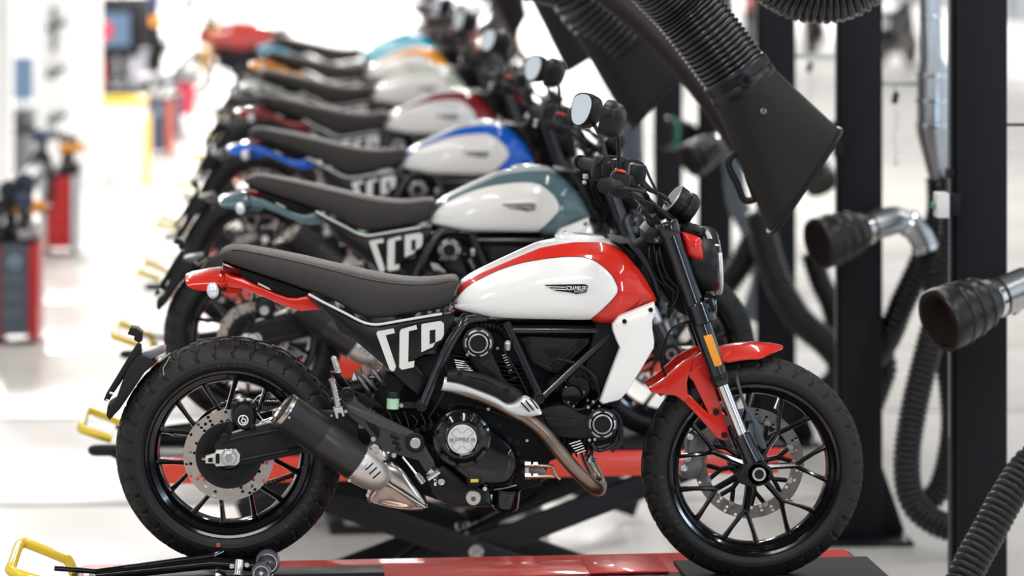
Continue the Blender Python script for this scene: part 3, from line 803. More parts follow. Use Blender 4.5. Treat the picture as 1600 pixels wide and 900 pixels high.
for sg in (1, -1):
    for off in (-1, 1):
        d = Vector((math.cos(.82), 0, math.sin(.82) * sg)); nrm = Vector((-d.z, 0, d.x))
        for t0, t1 in ((-19, -8), (8, 19)):
            gx.tube([c + Vector((0, -.0302, 0)) + (d * px(t) + nrm * px(5.5) * off) for t in (t0, t1)], px(.55), 5)
    for t0 in (-19, 19):
        d = Vector((math.cos(.82), 0, math.sin(.82) * sg)); nrm = Vector((-d.z, 0, d.x))
        gx.tube([c + Vector((0, -.0302, 0)) + (d * px(t0) + nrm * px(5.5) * s2) for s2 in (-1, 1)], px(.55), 5)
part('badge_groove', gx, mat('groove_grey', (.3, .3, .3), .5), bd)
tm = MB()
for txt, x0, x1, z0, z1 in (('SCRAMBLER', -11, 10, -2, 3), ('DUCATI', 0, 9, -4.6, -2.6)):
    v, f = text_mb(txt, 1, 1, .25)
    tm.add([(c.x + px(x0 + (x1 - x0) * a), c.y - .0312, c.z + px(z0 + (z1 - z0) * b)) for a, b in v], f)
part('badge_lettering', tm, mat('emblem_black', None), bd)
for dx in (-16, 16.5): part('badge_bolt', MB().bolt(c + Vector((px(dx), -.03, 0 - px(.5))), px(3.6), .004), STEEL, bd)
for k, a in enumerate((25, 62, 95, 128, 165, 215, 260, 300, 335)):
    t = math.radians(a)
    part('case_bolt', MB().bolt(c + Vector((math.cos(t) * px(42), -.010, math.sin(t) * px(42))), px(3.2), .006), SATBLK, eng)
for k, a in enumerate(range(40, 150, 18)):
    t = math.radians(a)
    part('cover_rib', MB().box(c + Vector((math.cos(t) * px(30), -.019, math.sin(t) * px(30))), (px(9), .008, px(3)), Matrix.Rotation(-t, 3, 'Y'), bev=.001), GLOSSBLK, eng)
part('rocker_fin', MB().tube([c + Vector((px(14), -.022, px(26))), c + Vector((px(20), -.018, px(38)))], px(6), 12), GLOSSBLK, eng)
for q in K((465, 122), (488, 300), (1000, 122), (1078, 225), (1140, 252), (1178, 402), (1082, 580)): part('case_bolt', MB().bolt(P(*q, -.155), px(3.8), .008), SATBLK, eng)
for q in C((228, 412), (318, 488), (362, 555), (395, 602), (412, 680), (35, 490), (115, 402), (680, 410), (760, 395)): part('case_bolt', MB().bolt(P(*q, -.15), px(3.4), .008), SATBLK, eng)
for q in C((185, 195), (310, 168), (432, 550), (712, 545), (690, 548), (272, 420), (685, 412), (706, 390)): part('steel_bolt', MB().bolt(P(*q, -.155), px(2.8), .008), CHROME, eng)
part('spark_plug_cap', MB().lathe([(px(5), 0), (px(5), .02), (px(3), .024), (0, .024)], P(*C((352, 172))[0], -.15), (0, -.5, 1), 12), ALU, eng)
part('sump', MB().plate(K((440, 560), (480, 480), (560, 430), (640, 480), (740, 570), (860, 610), (925, 610), (945, 760), (930, 768), (640, 758), (560, 730), (470, 650)), -.13, .2, .01), SATBLK, eng)
c = P(*K((798, 690))[0], -.14)
o = part('drain_plug', MB().lathe([(px(12), .01), (px(12), -.002), (px(10.5), -.005), (0, -.005)], c, (0, 1, 0), 32), ALU, eng)
part('plug_head', MB().lathe([(px(5), -.005), (px(5), -.007), (px(4), -.008), (px(3), -.002), (0, -.002)], c, (0, 1, 0), 6), STEEL, o)
c = P(*K((806, 548))[0], -.165)
o = part('sight_glass', MB().lathe([(px(12), .02), (px(12), -.002), (px(10), -.004), (px(9), .002), (0, .002)], c, (0, 1, 0), 28), SATBLK, eng)
part('oil_level', MB().box(c + Vector((0, .0, -px(1.5))), (px(12), .003, px(5)), bev=.0008), YELLOWP, o)
part('sump_bolt', MB().bolt(P(*K((888, 616))[0], -.135), px(4), .006), CHROME, eng)
oc = P(*K((1052, 690))[0], -.09)
part('oil_filter', MB().lathe([(.001, -px(18)), (px(17), -px(18)), (px(20), -px(15)), (px(21), -px(12)), (px(21), px(12)), (px(22), px(13)), (px(22), px(15)), (px(20), px(16))], oc, (.1, -.08, 1), 40), GLOSSBLK, eng)
part('filter_rim', MB().tube([P(*q, -.135) for q in K((960, 625), (1050, 612), (1135, 590))], px(1), 6, sm=4), ALU, eng)
# throttle body, intake and small fittings in the vee of the cylinders
part('throttle_body', MB().lathe([(px(15), .08), (px(15), 0), (px(12), -.004), (px(10), .006), (0, .006)], P(868, 600, -.085), (0, 1, 0), 28), SATBLK, eng)
part('intake_hose', MB().tube([P(*q, y) for q, y in (((700, 520), -.06), ((735, 508), -.08), ((780, 512), -.07), ((800, 540), -.06))], px(9), 14, sm=4, corr=(.012, .003)), SATBLK, eng)
for k, (pts, r) in enumerate(((((786, 545), (806, 580), (820, 606), (835, 640)), 1.6), (((870, 560), (905, 570), (930, 590), (938, 620)), 2.4), (((700, 640), (720, 632), (760, 640), (800, 655)), 2), (((880, 625), (900, 640), (925, 632), (945, 610)), 2), (((690, 560), (700, 590), (690, 620), (672, 650)), 2.2), (((955, 640), (968, 655), (970, 690), (955, 705)), 3.2))):
    part('engine_hose', MB().tube([P(*q, -.135) for q in pts], px(r), 8, sm=4), SATBLK, eng)
for q in ((888, 628), (896, 634), (918, 625), (926, 641), (912, 612), (936, 634)): part('steel_bolt', MB().bolt(P(*q, -.135), px(2.2), .008), COPPERY, eng)
part('barrel_cap', MB().lathe([(px(17), .03), (px(17), 0), (px(15), -.003), (px(14), .0), (px(6), .002), (0, .002)], P(893, 618, -.12), (0, 1, 0), 30), GLOSSBLK, eng)
for k in range(4): part('intake_slot', MB().tube([P(786 + k * 4, 566 + k * 9, -.144), P(797 + k * 4, 563 + k * 9, -.144)], px(1.6), 6), DARKIN, eng)
part('cam_hose', MB().tube([P(*q, -.13) for q in C((700, 560), (720, 590), (760, 585), (800, 555), (812, 500))], px(3.2), 10, sm=5), GLOSSBLK, eng)
for k in range(5): part('coil_connector', MB().box(P(618 + k * 11, 668 + (k * 13) % 17, -.125), (px(9), .02, px(8)), Matrix.Rotation(.4 * k, 3, 'Y'), bev=.002), SATBLK)
# oil lines on the right of the case
for pts in (((1215, 430), (1265, 432), (1390, 440)), ((1215, 520), (1270, 518), (1400, 520))):
    part('line_union', MB().lathe([(px(5.5), 0), (px(5.5), px(9))], P(*K(pts[0])[0], -.14) - Vector((px(3), 0, 0)), (1, 0, 0), 6).lathe([(px(4.6), px(10)), (px(4.6), px(17))], P(*K(pts[0])[0], -.14), (1, 0, 0), 6), COPPERY, eng)
part('oil_line', MB().tube([P(*q, -.14) for q in C((450, 655), (520, 657), (540, 662), (550, 690), (570, 712))], px(2.6), 10, sm=4), COPPERY, eng)
part('oil_line', MB().tube([P(*q, -.14) for q in C((450, 702), (520, 700), (545, 702))], px(2.4), 10, sm=4), COPPERY, eng)
part('line_mount', MB().plate(C((422, 640), (440, 640), (442, 705), (424, 712)), -.145, .03, .003), ALU, eng)
part('ribbed_cooler', MB().plate(C((440, 665), (500, 662), (515, 680), (500, 705), (445, 705)), -.12, .04, .004), mat('caliper_grey', None), eng)
# horn plate inside the frame triangle
hp = part('engine_mount_plate', MB().plate(C((405, 128), (440, 120), (640, 130), (690, 130), (690, 150), (655, 185), (560, 272), (530, 268), (455, 235)), -.115, .012, .003), MATBLK, eng)
part('mount_cutout', MB().plate(C((492, 172), (578, 172), (548, 205), (528, 205)), -.1165, .003, .001), DARKIN, hp)
for q in C((432, 140), (548, 245), (658, 148)): part('mount_bolt', MB().bolt(P(*q, -.117), px(5), .008), SATBLK, hp)
part('mount_ridge', MB().tube([P(*q, -.117) for q in C((425, 150), (465, 225), (535, 255), (640, 165))], px(2), 6), MATBLK, hp)
sc_ = part('radiator_side_cover', MB().plate(C((612, 285), (700, 200), (800, 110), (825, 150), (822, 190), (790, 260), (742, 365)), -.112, .02, .004), MATBLK)
part('cover_bolt', MB().bolt(P(*C((675, 272))[0], -.114), px(5), .006), SATBLK, sc_)
part('cover_rib', MB().tube([P(*q, -.1125) for q in C((640, 290), (760, 230))], px(1.6), 6).tube([P(*q, -.1125) for q in C((670, 305), (765, 262))], px(1.6), 6), SATBLK, sc_)
# exhaust -----------------------------------------------------------------------
ex = empty('exhaust', (0, 0, 0)); ex.parent = bike
part('header_pipe', MB().tube([P(q[0], q[1], y) for q, y in zip(C((90, 330), (180, 352), (280, 385), (380, 432), (440, 465), (500, 515), (560, 588), (620, 660), (680, 720), (716, 748), (732, 752)), (-.15, -.165, -.17, -.175, -.175, -.17, -.16, -.15, -.135, -.11, -.07))], [px(q) for q in (7, 8, 9, 10, 10.5, 10.5, 10.8, 11, 11, 11.5, 11)], 24, sm=5), HEADERM, ex)
part('header_pipe', MB().tube([P(q[0], q[1], y) for q, y in zip(C((732, 752), (735, 735), (715, 690), (690, 640), (680, 610)), (-.07, -.02, 0, 0, 0))], px(10.5), 16, sm=4), HEADERM, ex)
part('lambda_sensor', MB().tube([P(*q, -.06) for q in C((688, 640), (705, 590))], [px(5), px(2.5)], 10).tube([P(*q, -.07) for q in C((700, 628), (716, 636))], px(3.5), 8).tube([P(*q, -.05) for q in C((775, 510), (800, 545), (815, 555))], px(3), 8), CHROME, ex)
def shield(top_, bot_, Y, bulge, th=.002, k=6):
    """curved strip between two matching polylines, bulging towards the camera over the pipe"""
    T = catmull(top_, False, 4); Bt = catmull(bot_, False, 4); rings = []
    for (a, b), (c_, d) in zip(T, Bt):
        r = []
        for j in range(k + 1):
            t = j / k; r.append(P(a + (c_ - a) * t, b + (d - b) * t, Y) + Vector((0, -bulge * (1 - (2 * t - 1) ** 2) ** .5 if 0 < t < 1 else 0, 0)))
        bk_ = [p + Vector((0, .012, 0)) for p in reversed(r)]
        rings.append(r + bk_)
    return MB().loft(rings)
ws = shield(C((92, 290), (140, 300), (200, 325), (300, 365), (355, 395), (402, 372), (430, 368), (470, 395), (495, 434)), C((78, 345), (130, 350), (200, 362), (300, 402), (345, 430), (385, 452), (410, 458), (440, 456), (482, 446)), -.185, .016)
hs = part('heat_shield', ws, SILVERP, ex, smooth=50)
for k in range(3): part('shield_slot', MB().tube([P(*q, -.2045) for q in C((408 + k * 19, 394 - k * 8), (443 + k * 17, 432 - k * 6))], px(1.3), 6), DARKIN, hs)
bs = shield(C((105, 262), (165, 260), (250, 278), (340, 310), (385, 332), (416, 355)), C((100, 310), (150, 318), (210, 335), (300, 368), (340, 392), (352, 395)), -.19, .018)
bs_ = part('heat_shield_cover', bs, MATBLK, ex, smooth=50)
for q in C((155, 273), (348, 342)): part('shield_bolt', MB().bolt(P(*q, -.206), px(4.6), .004), SATBLK, bs_)
part('cover_ridge', MB().tube([P(*q, -.207) for q in C((195, 285), (260, 300), (310, 330))], px(2), 8, sm=3).tube([P(*q, -.207) for q in C((195, 300), (250, 314), (300, 340))], px(1.5), 8, sm=3), MATBLK, bs_)
# muffler
a = P(443, 641, -.20); b = P(556, 722, -.17)
d = (b - a).normalized(); Lm = (b - a).length; r_ = px(29.5)
part('muffler', MB().lathe([(r_ * .93, 0), (r_, .012), (r_, .02), (r_ * 1.0, Lm * .78), (r_ * .98, Lm + .01)], a, d, 48), MUFFM, ex)
part('muffler_band', MB().lathe([(r_ * 1.0, Lm * .5), (r_ * 1.015, Lm * .5), (r_ * 1.0, Lm * 1.02), (r_ * .97, Lm * 1.03)], a, d, 48), mat('muffler_sleeve', (.022, .021, .02), .35), ex)
part('muffler_end_cap', MB().lathe([(r_ * .95, .016), (r_ * .99, .004), (r_ * .95, -.004), (r_ * .8, -.006), (r_ * .74, .004), (r_ * .45, .008), (r_ * .43, .05), (0, .05)], a, d, 48), mat('warm_steel', (.5, .45, .4), .28, metal=1), ex)
part('muffler_rivet', MB().bolt(P(*A((657, 343))[0], -.253), px(2.4), .003), CHROME, ex)
cone_prof = [(r_ * 1.0, Lm + .0), (r_ * 1.01, Lm + .01), (r_ * .98, Lm + .03), (r_ * .9, Lm + .055), (r_ * .72, Lm + .08), (r_ * .45, Lm + .098), (r_ * .1, Lm + .105)]
cs = part('exhaust_shield', MB().lathe(cone_prof, a, d, 40), mat('warm_aluminium', (.66, .62, .58), .4, metal=.75), ex)
for k in range(3):
    part('shield_slot', MB().tube([P(*q, -.232) for q in B((205 + k * 13, 572 + k * 15), (232 + k * 13, 548 + k * 15))], px(1.3), 6), DARKIN, cs)
for q in B((148, 608), (212, 660)): part('shield_bolt', MB().bolt(P(*q, -.225), px(3), .006), CHROME, cs)
col_ = MB().dome(B((256, 550), (290, 536), (335, 558), (380, 620), (422, 690), (412, 706), (335, 652), (272, 612)), -.125, [(1, 0), (.94, -.010), (.8, -.016), (.5, -.020), (0, -.022)], th=.14, smn=2, cen=B((335, 610))[0])
part('collector_box', col_, mat('polished_steel', (.55, .52, .49), .24, metal=1, vary=.2, vscale=14), ex, smooth=60)
col_ = MB().dome(B((272, 612), (335, 652), (412, 706), (385, 715), (330, 713), (250, 697), (213, 682), (235, 640)), -.125, [(1, 0), (.95, -.006), (.8, -.008), (.5, -.004), (0, 0)], th=.14, smn=2, cen=B((300, 675))[0])
part('collector_pan', col_, mat('steel_red_reflection', (.46, .34, .30), .26, metal=1, vary=.2, vscale=14), ex, smooth=60)  # rosy base colour paints a red reflection into the steel
part('collector_seam', MB().tube([P(*q, -.15) for q in B((270, 612), (330, 650), (415, 705))], px(1.5), 6), ALU, ex)
part('pipe_bracket', MB().plate(B((222, 490), (238, 482), (262, 505), (275, 535), (265, 540), (240, 520)), -.17, .01, .002).bolt(P(*B((240, 497))[0], -.172), px(6), .006).bolt(P(*B((232, 463))[0], -.172), px(4), .006).bolt(P(*B((305, 520))[0], -.172), px(4), .006), ALU, ex)
# rear-set, footpegs, pedal -----------------------------------------------------------------------
rs = empty('footrest_bracket', (0, 0, 0)); rs.parent = bike
part('bracket_plate', MB().plate(J((255, 375), (290, 345), (350, 352), (400, 440), (480, 500), (600, 560), (820, 665), (900, 720), (930, 800), (990, 900), (1010, 980), (940, 1010), (870, 900), (760, 870), (600, 820), (520, 740), (450, 650), (330, 560), (280, 470)), -.165, .012, .003, smn=1), mat('bracket_black', (.028, .028, .03), .42), rs)
part('bracket_edge', MB().plate(J((300, 470), (320, 455), (560, 560), (835, 685), (790, 715), (620, 660), (480, 600), (330, 520)), -.169, .01, .003), mat('bracket_sheen', (.06, .06, .063), .38, metal=.3), rs)
part('bracket_cutout', MB().plate(J((430, 560), (500, 580), (570, 660), (560, 730), (500, 660)), -.1665, .004, .001).plate(J((370, 360), (440, 380), (560, 450), (600, 490), (480, 470), (420, 440)), -.15, .01, .001), DARKIN, rs)
for k, (q0, q1) in enumerate((((650, 700), (715, 730)), ((665, 750), (720, 775)), ((690, 798), (730, 815)))):
    part('bracket_slot', MB().tube([P(*q, -.1665) for q in J(q0, q1)], px(2.4), 8), DARKIN, rs)
c = P(*J((845, 760))[0], -.172)
part('pivot_boss', MB().lathe([(px(15), .02), (px(15), -.002), (px(13), -.006), (px(9.5), -.006), (px(9), .0)], c, (0, 1, 0), 36), SATBLK, rs)
part('pivot_bolt', MB().lathe([(px(8.5), 0), (px(8.5), -.008), (px(7), -.011), (px(4.5), -.011), (px(4), -.005), (0, -.005)], c, (0, 1, 0), 30), ALU, rs)
part('plate_bolt', MB().bolt(P(*J((313, 380))[0], -.167), px(6), .006).lathe([(px(11), 0), (px(11), -.004), (px(9), -.006), (px(7), -.004)], P(*J((313, 380))[0], -.164), (0, 1, 0), 24), SATBLK, rs)
def peg(pts, r, Y, name, teeth):
    mb = MB().tube([P(q[0], q[1], y) for q, y in zip(J(*pts), Y)], px(r), 12)
    o = part(name, mb, STEEL, rs)
    a_, b_ = P(*J(pts[0])[0], Y[0]), P(*J(pts[-1])[0], Y[-1])
    t = MB(); nrm = Vector((.9, 0, .25)).normalized()
    for k in range(teeth):
        q = a_.lerp(b_, (k + .5) / teeth) + nrm * px(r * .9)
        t.box(q, (px(3.2), px(8), px(3)), Matrix.Rotation(.3, 3, 'Y'), bev=.0006)
    part('peg_teeth', t, CHROME, o)
peg([(190, 265), (210, 350), (235, 470)], 4.5, (-.25, -.23, -.21), 'footpeg', 8)
peg([(205, 95), (225, 160), (248, 225)], 4.0, (.25, .22, .20), 'footpeg', 7)
part('peg_clevis', MB().plate(J((205, 490), (275, 485), (292, 550), (280, 558), (262, 525), (240, 530), (245, 572), (225, 568)), -.215, .03, .002), ALU, rs)
part('peg_hanger', MB().plate(J((185, 205), (250, 215), (340, 330), (300, 345), (250, 320)), .15, .02, .003), SATBLK, rs)
part('heel_plate_bolt', MB().bolt(P(*J((302, 512))[0], -.17), px(3), .006).bolt(P(*J((190, 545))[0], -.17), px(2), .006), CHROME, rs)
part('pedal_rod', MB().tube([P(*q, -.175) for q in K((245, 368), (355, 505))], [px(1.4), px(2.2)], 8).tube([P(*q, -.175) for q in K((355, 500), (410, 570))], [px(4.5), px(5.5)], 10), CHROME, rs)
part('pedal_joint', MB().lathe([(px(9), 0), (px(10.5), .01), (px(9), .022), (px(6), .03), (0, .03)], P(*K((470, 520))[0], -.16), (.3, -.6, .8), 16).tube([P(*q, -.18) for q in K((440, 540), (530, 480))], px(5), 8), CHROME, rs)
part('joint_nut', MB().bolt(P(*K((548, 560))[0], -.17), px(6), .012).box(P(*K((500, 568))[0], -.17), (px(4), .01, px(10)), bev=.001), CHROME, rs)
# rear brake fluid pot and shock spring
o = part('fluid_reservoir', MB().lathe([(px(9.5), 0), (px(9.8), px(17)), (px(9.8), px(18))], P(*J((667, 492))[0], -.15), (.05, 0, 1), 24), GREENFL)
part('reservoir_cap', MB().lathe([(px(10.5), 0), (px(10.5), px(8)), (px(9), px(10)), (0, px(10))], P(*J((672, 408))[0], -.15), (.05, 0, 1), 24), SATBLK, o)
part('reservoir_bracket', MB().plate(J((715, 440), (860, 445), (860, 490), (725, 490)), -.15, .006, .001), SATBLK, o)
part('bracket_bolt', MB().bolt(P(*J((736, 467))[0], -.152), px(3.6), .004), CHROME, o)
sh = empty('rear_shock', (0, 0, 0)); sh.parent = bike
p0, p1 = P(*J((400, 330))[0], -.02), P(*J((900, 240))[0], -.02)
dd = (p1 - p0).normalized(); xx, yy_, zz_ = frame_of(dd); pts = []
for k in range(0, 16 * 5):
    t = k / 16; pts.append(p0 + dd * (.01 + t * .022) + (xx * math.cos(2 * math.pi * t) + yy_ * math.sin(2 * math.pi * t)) * .034)
part('shock_spring', MB().tube(pts, .0048, 8), SPRINGM, sh)
for pp in (((378, 205), (410, 260), (470, 340), (492, 375)), ((415, 185), (440, 235), (500, 300), (545, 345)), ((480, 150), (520, 205), (570, 270), (605, 310))):
    part('spring_coil', MB().tube([P(q[0], q[1], y) for q, y in zip(J(*pp), (-.10, -.13, -.13, -.11))], px(3.0), 10, sm=4), SPRINGM, sh)
part('shock_body', MB().tube([p0 - dd * .02, p1 + dd * .03], .022, 16), SATBLK, sh)
part('shock_bolt', MB().tube([P(*q, -.08) for q in J((365, 270), (385, 215))], px(4), 8).tube([P(*q, -.08) for q in J((480, 245), (530, 250))], px(3), 8), CHROME, sh)
part('battery_box', MB().plate([(603, 580), (660, 600), (700, 640), (690, 700), (640, 700), (600, 650), (580, 640)], -.1, .2, .01), DARKIN)
wires = MB()
for k in range(7):
    x0 = 605 + k * 13; wires.tube([P(x0, 640 + (k * 7) % 12, -.13), P(x0 + 8, 660 + k % 3 * 5, -.14), P(x0 - 5, 690 - k * 4, -.13), P(x0 + 12, 700 - k * 3, -.12)], px(1.5), 6, sm=4)
part('wiring', wires, SATBLK)
# forks -----------------------------------------------------------------------
fk = empty('front_fork', (0, 0, 0)); fk.parent = bike
def both(name, mk, m, parent, label=None):
    """near piece and its twin on the far side"""
    a_ = mk(); o1_ = part(name, a_, m, parent, label)
    b_ = MB(); b_.add([(x, -y, z) for x, y, z in a_.v], [tuple(reversed(f)) for f in a_.f]); b_.m = list(a_.m)
    return o1_, part(name, b_, m, parent, label)
YF = -.1
f0, f1, f2, f3 = P(1042, 352, YF), P(1128, 601, YF), P(1160, 684, YF), P(1185, 738, YF)
fd_ = (f1 - f0).normalized()
both('fork_outer_tube', lambda: MB().lathe([(px(15.5), 0), (px(15.3), (f1 - f0).length * .5), (px(14), (f1 - f0).length - .03), (px(15), (f1 - f0).length - .028), (px(15), (f1 - f0).length - .006), (px(13), (f1 - f0).length)], f0, fd_, 28), FRAMEM, fk)
both('fork_seal', lambda: MB().lathe([(px(15.6), -.03), (px(15.9), -.028), (px(15.5), -.016), (px(14), -.014)], f1, fd_, 28), SATBLK, fk)
both('fork_stanchion', lambda: MB().tube([f1 - fd_ * .02, f2 + (f3 - f2) * .3], px(9.5), 24), CHROME, fk)
both('fork_bottom', lambda: MB().lathe([(px(12), -.012), (px(14), -.008), (px(14), .03), (px(16), .07)], f2, (f3 - f2), 24), FRAMEM, fk)
both('axle_clamp', lambda: MB().plate(Dz((400, 530), (425, 500), (470, 500), (510, 525), (515, 555), (490, 580), (440, 590), (395, 575), (388, 550)), -.125, .045, .006), SATBLK, fk)
part('clamp_bolt', MB().bolt(P(*Dz((505, 550))[0], -.127), px(4.5), .006), SATBLK, fk)
cl = MB()
lc_ = P(1095, 488, YF)
both('lower_clamp', lambda: MB().lathe([(px(18), -.03), (px(20), -.026), (px(20), .026), (px(18), .03)], lc_, fd_, 28), FRAMEM, fk)
part('triple_clamp', MB().plate(Hh((235, 345), (300, 318), (350, 318), (352, 375), (300, 405), (245, 410)), -.09, .18, .006), FRAMEM, fk)
for q in Hh((321, 326), (334, 358)): part('clamp_bolt', MB().bolt(P(*q, -.125), px(4), .006), SATBLK, fk)
part('clamp_lug', MB().plate(Hh((300, 312), (335, 312), (348, 340), (350, 368), (320, 385), (300, 380)), -.122, .04, .005), FRAMEM, fk)
part('upper_clamp', MB().plate(Hh((70, 60), (90, 35), (150, 45), (200, 40), (212, 68), (205, 85), (120, 105), (75, 100)), -.085, .17, .006), SATBLK, fk)
both('upper_clamp_ring', lambda: MB().lathe([(px(17), -.002), (px(18.5), .004), (px(18.5), .036), (px(17), .04)], f0 - fd_ * .01, fd_, 28), FRAMEM, fk)
both('fork_cap', lambda: MB().lathe([(px(12), 0), (px(12), -.006), (px(8), -.01), (px(7), -.018), (0, -.018)], f0, fd_, 16), CHROME, fk)
part('clamp_screw', MB().bolt(P(*Hh((114, 87))[0], -.09), px(4), .006), CHROME, fk)
refl = Hh((297, 462), (330, 455), (333, 462), (372, 572), (368, 578), (345, 583), (340, 578))
rf_ = part('side_reflector', MB().plate(refl, YF - .0262, .01, .002), AMBER, fk)
part('reflector_frame', MB().plate([( (u - 1115) * 1.12 + 1115, (v - 547) * 1.05 + 547) for u, v in refl], YF - .024, .012, .002), SATBLK, rf_)
part('fork_guard', MB().plate(Hh((425, 608), (432, 615), (445, 665), (470, 740), (520, 810), (530, 850), (545, 900), (520, 900), (500, 860), (490, 800), (465, 760), (440, 690), (424, 640)), -.085, .012, .003, smn=2), mat('guard_slate', (.05, .065, .085), .4), fk)
part('brake_line', MB().tube([P(q[0], q[1], y) for q, y in zip(Hh((270, 410), (220, 412), (170, 440), (145, 500), (135, 570), (150, 620)), (-.08, -.1, -.11, -.11, -.1, -.06))], px(2.2), 8, sm=5), SATBLK, fk)
# front mudguard: an arch over the tyre plus a stay on each side
ff = MB(); rings = []
a0, a1, n_ = math.radians(142), math.radians(76), 26
for i in range(n_ + 1):
    t = i / n_; a = a0 + (a1 - a0) * t
    wv = .075 * min(1, .25 + 3.2 * min(t, 1 - t) ** .8)
    if 0 < i < n_: pass
    rr_ = .333 + .011 * min(1, max(0, (t - .3) / .25))
    r = []
    for j in range(13):
        s_ = j / 12 * 2 - 1
        dr_ = (.007 + .027 * min(1, max(0, (t - .38) / .2))) * min(1, (1 - t) * 5 + .12) * abs(s_) ** 2.4; r.append((FC.x + math.cos(a) * (rr_ - dr_), s_ * wv, FC.z + math.sin(a) * (rr_ - dr_)))
    r2 = [(FC.x + (x - FC.x) * .985, y * .97, FC.z + (z - FC.z) * .985) for x, y, z in reversed(r)]
    rings.append(r + r2)
ff.loft(rings)
PAINTED.append(part('front_mudguard', ff, TEAL0, smooth=50))
side_o = Hh((85, 672), (92, 662), (130, 640), (170, 605), (215, 565), (262, 540), (298, 526), (310, 560), (330, 625), (365, 740), (400, 848), (396, 866), (380, 871), (352, 862), (300, 802), (240, 740), (190, 697), (140, 690), (97, 686))
def stay():
    mb = MB()
    mb.plate(Hh((85, 672), (92, 662), (130, 640), (170, 605), (215, 565), (262, 540), (240, 620), (234, 645), (236, 680), (240, 700), (225, 722), (190, 697), (140, 690), (97, 686)), -.073, .012, .003)
    mb.plate(Hh((262, 540), (298, 526), (310, 560), (330, 625), (365, 740), (330, 760), (318, 764), (258, 640), (242, 625)), -.073, .012, .003)
    mb.plate(Hh((225, 722), (240, 690), (318, 766), (330, 755), (366, 738), (400, 848), (396, 866), (380, 871), (352, 862), (300, 802)), -.073, .012, .003)
    return mb
for o in both('mudguard_stay', stay, TEAL0, bike): PAINTED.append(o)
for q in Hh((347, 759), (380, 850)): part('stay_bolt', MB().bolt(P(*q, -.075), px(5), .005), SATBLK)
# headlight -----------------------------------------------------------------------
hl = empty('headlight', (0, 0, 0)); hl.parent = bike
hc = P(1085, 410, 0)
part('headlight_shell', MB().lathe([(.03, -.05), (.07, -.045), (.092, -.02), (.097, .02), (.097, .04), (.093, .052), (.0, .052)], hc, (1, 0, .06), 40), SATBLK, hl)
part('headlight_lens', MB().lathe([(.093, .05), (.088, .062), (.075, .068), (.04, .071), (0, .072)], hc, (1, 0, .06), 40), mat('dark_lens', (.02, .02, .022), .06, coat=1), hl)
rp = Hh((213, 60), (232, 60), (287, 80), (291, 110), (297, 166), (240, 150), (226, 110))
for o in both('headlight_cover', lambda: MB().dome(rp, -.092, [(1, 0), (.96, -.006), (.8, -.013), (.5, -.019), (0, -.022)], th=.02, smn=2), TEAL0, hl): PAINTED.append(o)
part('headlight_hood', MB().plate(N((140, 125), (200, 48), (240, 65), (290, 98), (330, 105), (330, 170), (290, 172)), -.08, .16, .012), MATBLK, hl)
part('running_light', MB().lathe([(.086, .064), (.090, .068), (.094, .064), (.09, .058)], hc, (1, 0, .06), 30, a0=math.radians(-200), a1=math.radians(10)), LENS, hl)
part('light_reflector', MB().dome(N((365, 500), (372, 400), (395, 372), (420, 395), (425, 450), (405, 505), (380, 515)), -.075, [(1, 0), (.8, -.008), (0, -.012)], th=.02, smn=2), LENS, hl)
part('light_reflector', MB().dome(N((345, 130), (370, 112), (400, 150), (415, 200), (400, 230), (370, 245), (352, 210), (360, 170)), -.06, [(1, 0), (.8, -.006), (0, -.008)], th=.02, smn=2), LENS, hl)
part('lens_rim', MB().tube([P(*q, -.05) for q in N((405, 250), (432, 330), (440, 420), (442, 520), (436, 600))], px(1.6), 8, sm=4), LENS, hl)
part('headlight_bezel', MB().plate(N((318, 105), (350, 100), (400, 140), (415, 200), (440, 330), (445, 480), (440, 620), (425, 690), (340, 700), (335, 640), (325, 380), (325, 180)), -.062, .124, .008), mat('dark_lens', None), hl)
# cockpit -----------------------------------------------------------------------
ck = empty('handlebar', (0, 0, 0)); ck.parent = bike
gN = [P(1022, 332, 0), P(1012, 322, -.09), P(992, 300, -.2), P(968, 289, -.29), P(945, 290, -.415)]
bar = [Vector((p.x, p.y, p.z)) for p in gN]
part('bar_tube', MB().tube([(p.x, -p.y, p.z) for p in reversed(bar[1:])] + bar, .013, 14, sm=5), mat('bar_bronze_grey', (.2, .18, .16), .3, metal=.8), ck)
both('grip', lambda: MB().tube([bar[3], bar[4]], [.0175, .0165], 18).lathe([(.020, -.008), (.021, 0), (.016, .006), (.009, .008), (0, .008)], bar[4], bar[4] - bar[3], 20), MATBLK, ck)
both('switch_housing', lambda: MB().box(bar[3] + Vector((0, .012, 0)), (.055, .05, .072), Matrix.Rotation(.2, 3, 'Y'), bev=.016).box(bar[3] + Vector((.02, .05, .0)), (.05, .04, .045), bev=.012), MATBLK, ck)
part('kill_switch', MB().box(bar[3] + Vector((.002, .0, .038)), (.028, .028, .007), Matrix.Rotation(.25, 3, 'Y'), bev=.004), REDPLAST, ck)
part('switch_button', MB().box(P(*I((112, 500))[0], .3), (px(8), .02, px(8)), bev=.002).box(P(*I((106, 530))[0], .3), (px(6), .02, px(6)), bev=.002), ALU, ck)
part('brake_reservoir', MB().box(P(*I((370, 488))[0], -.2), (px(26), .05, px(30)), Matrix.Rotation(.12, 3, 'Y'), bev=.006), SATBLK, ck)
part('clutch_reservoir', MB().box(P(*I((280, 445))[0], .2), (px(24), .05, px(20)), bev=.006), SATBLK, ck)
both('lever', lambda: MB().tube([bar[3] + Vector((.04, .03, -.01)), bar[3] + Vector((.065, -.02, -.015)), bar[4] + Vector((.06, .03, -.01)), bar[4] + Vector((.045, -.0, -.005))], [.007, .006, .005, .006], 8, sm=4), SATBLK, ck)
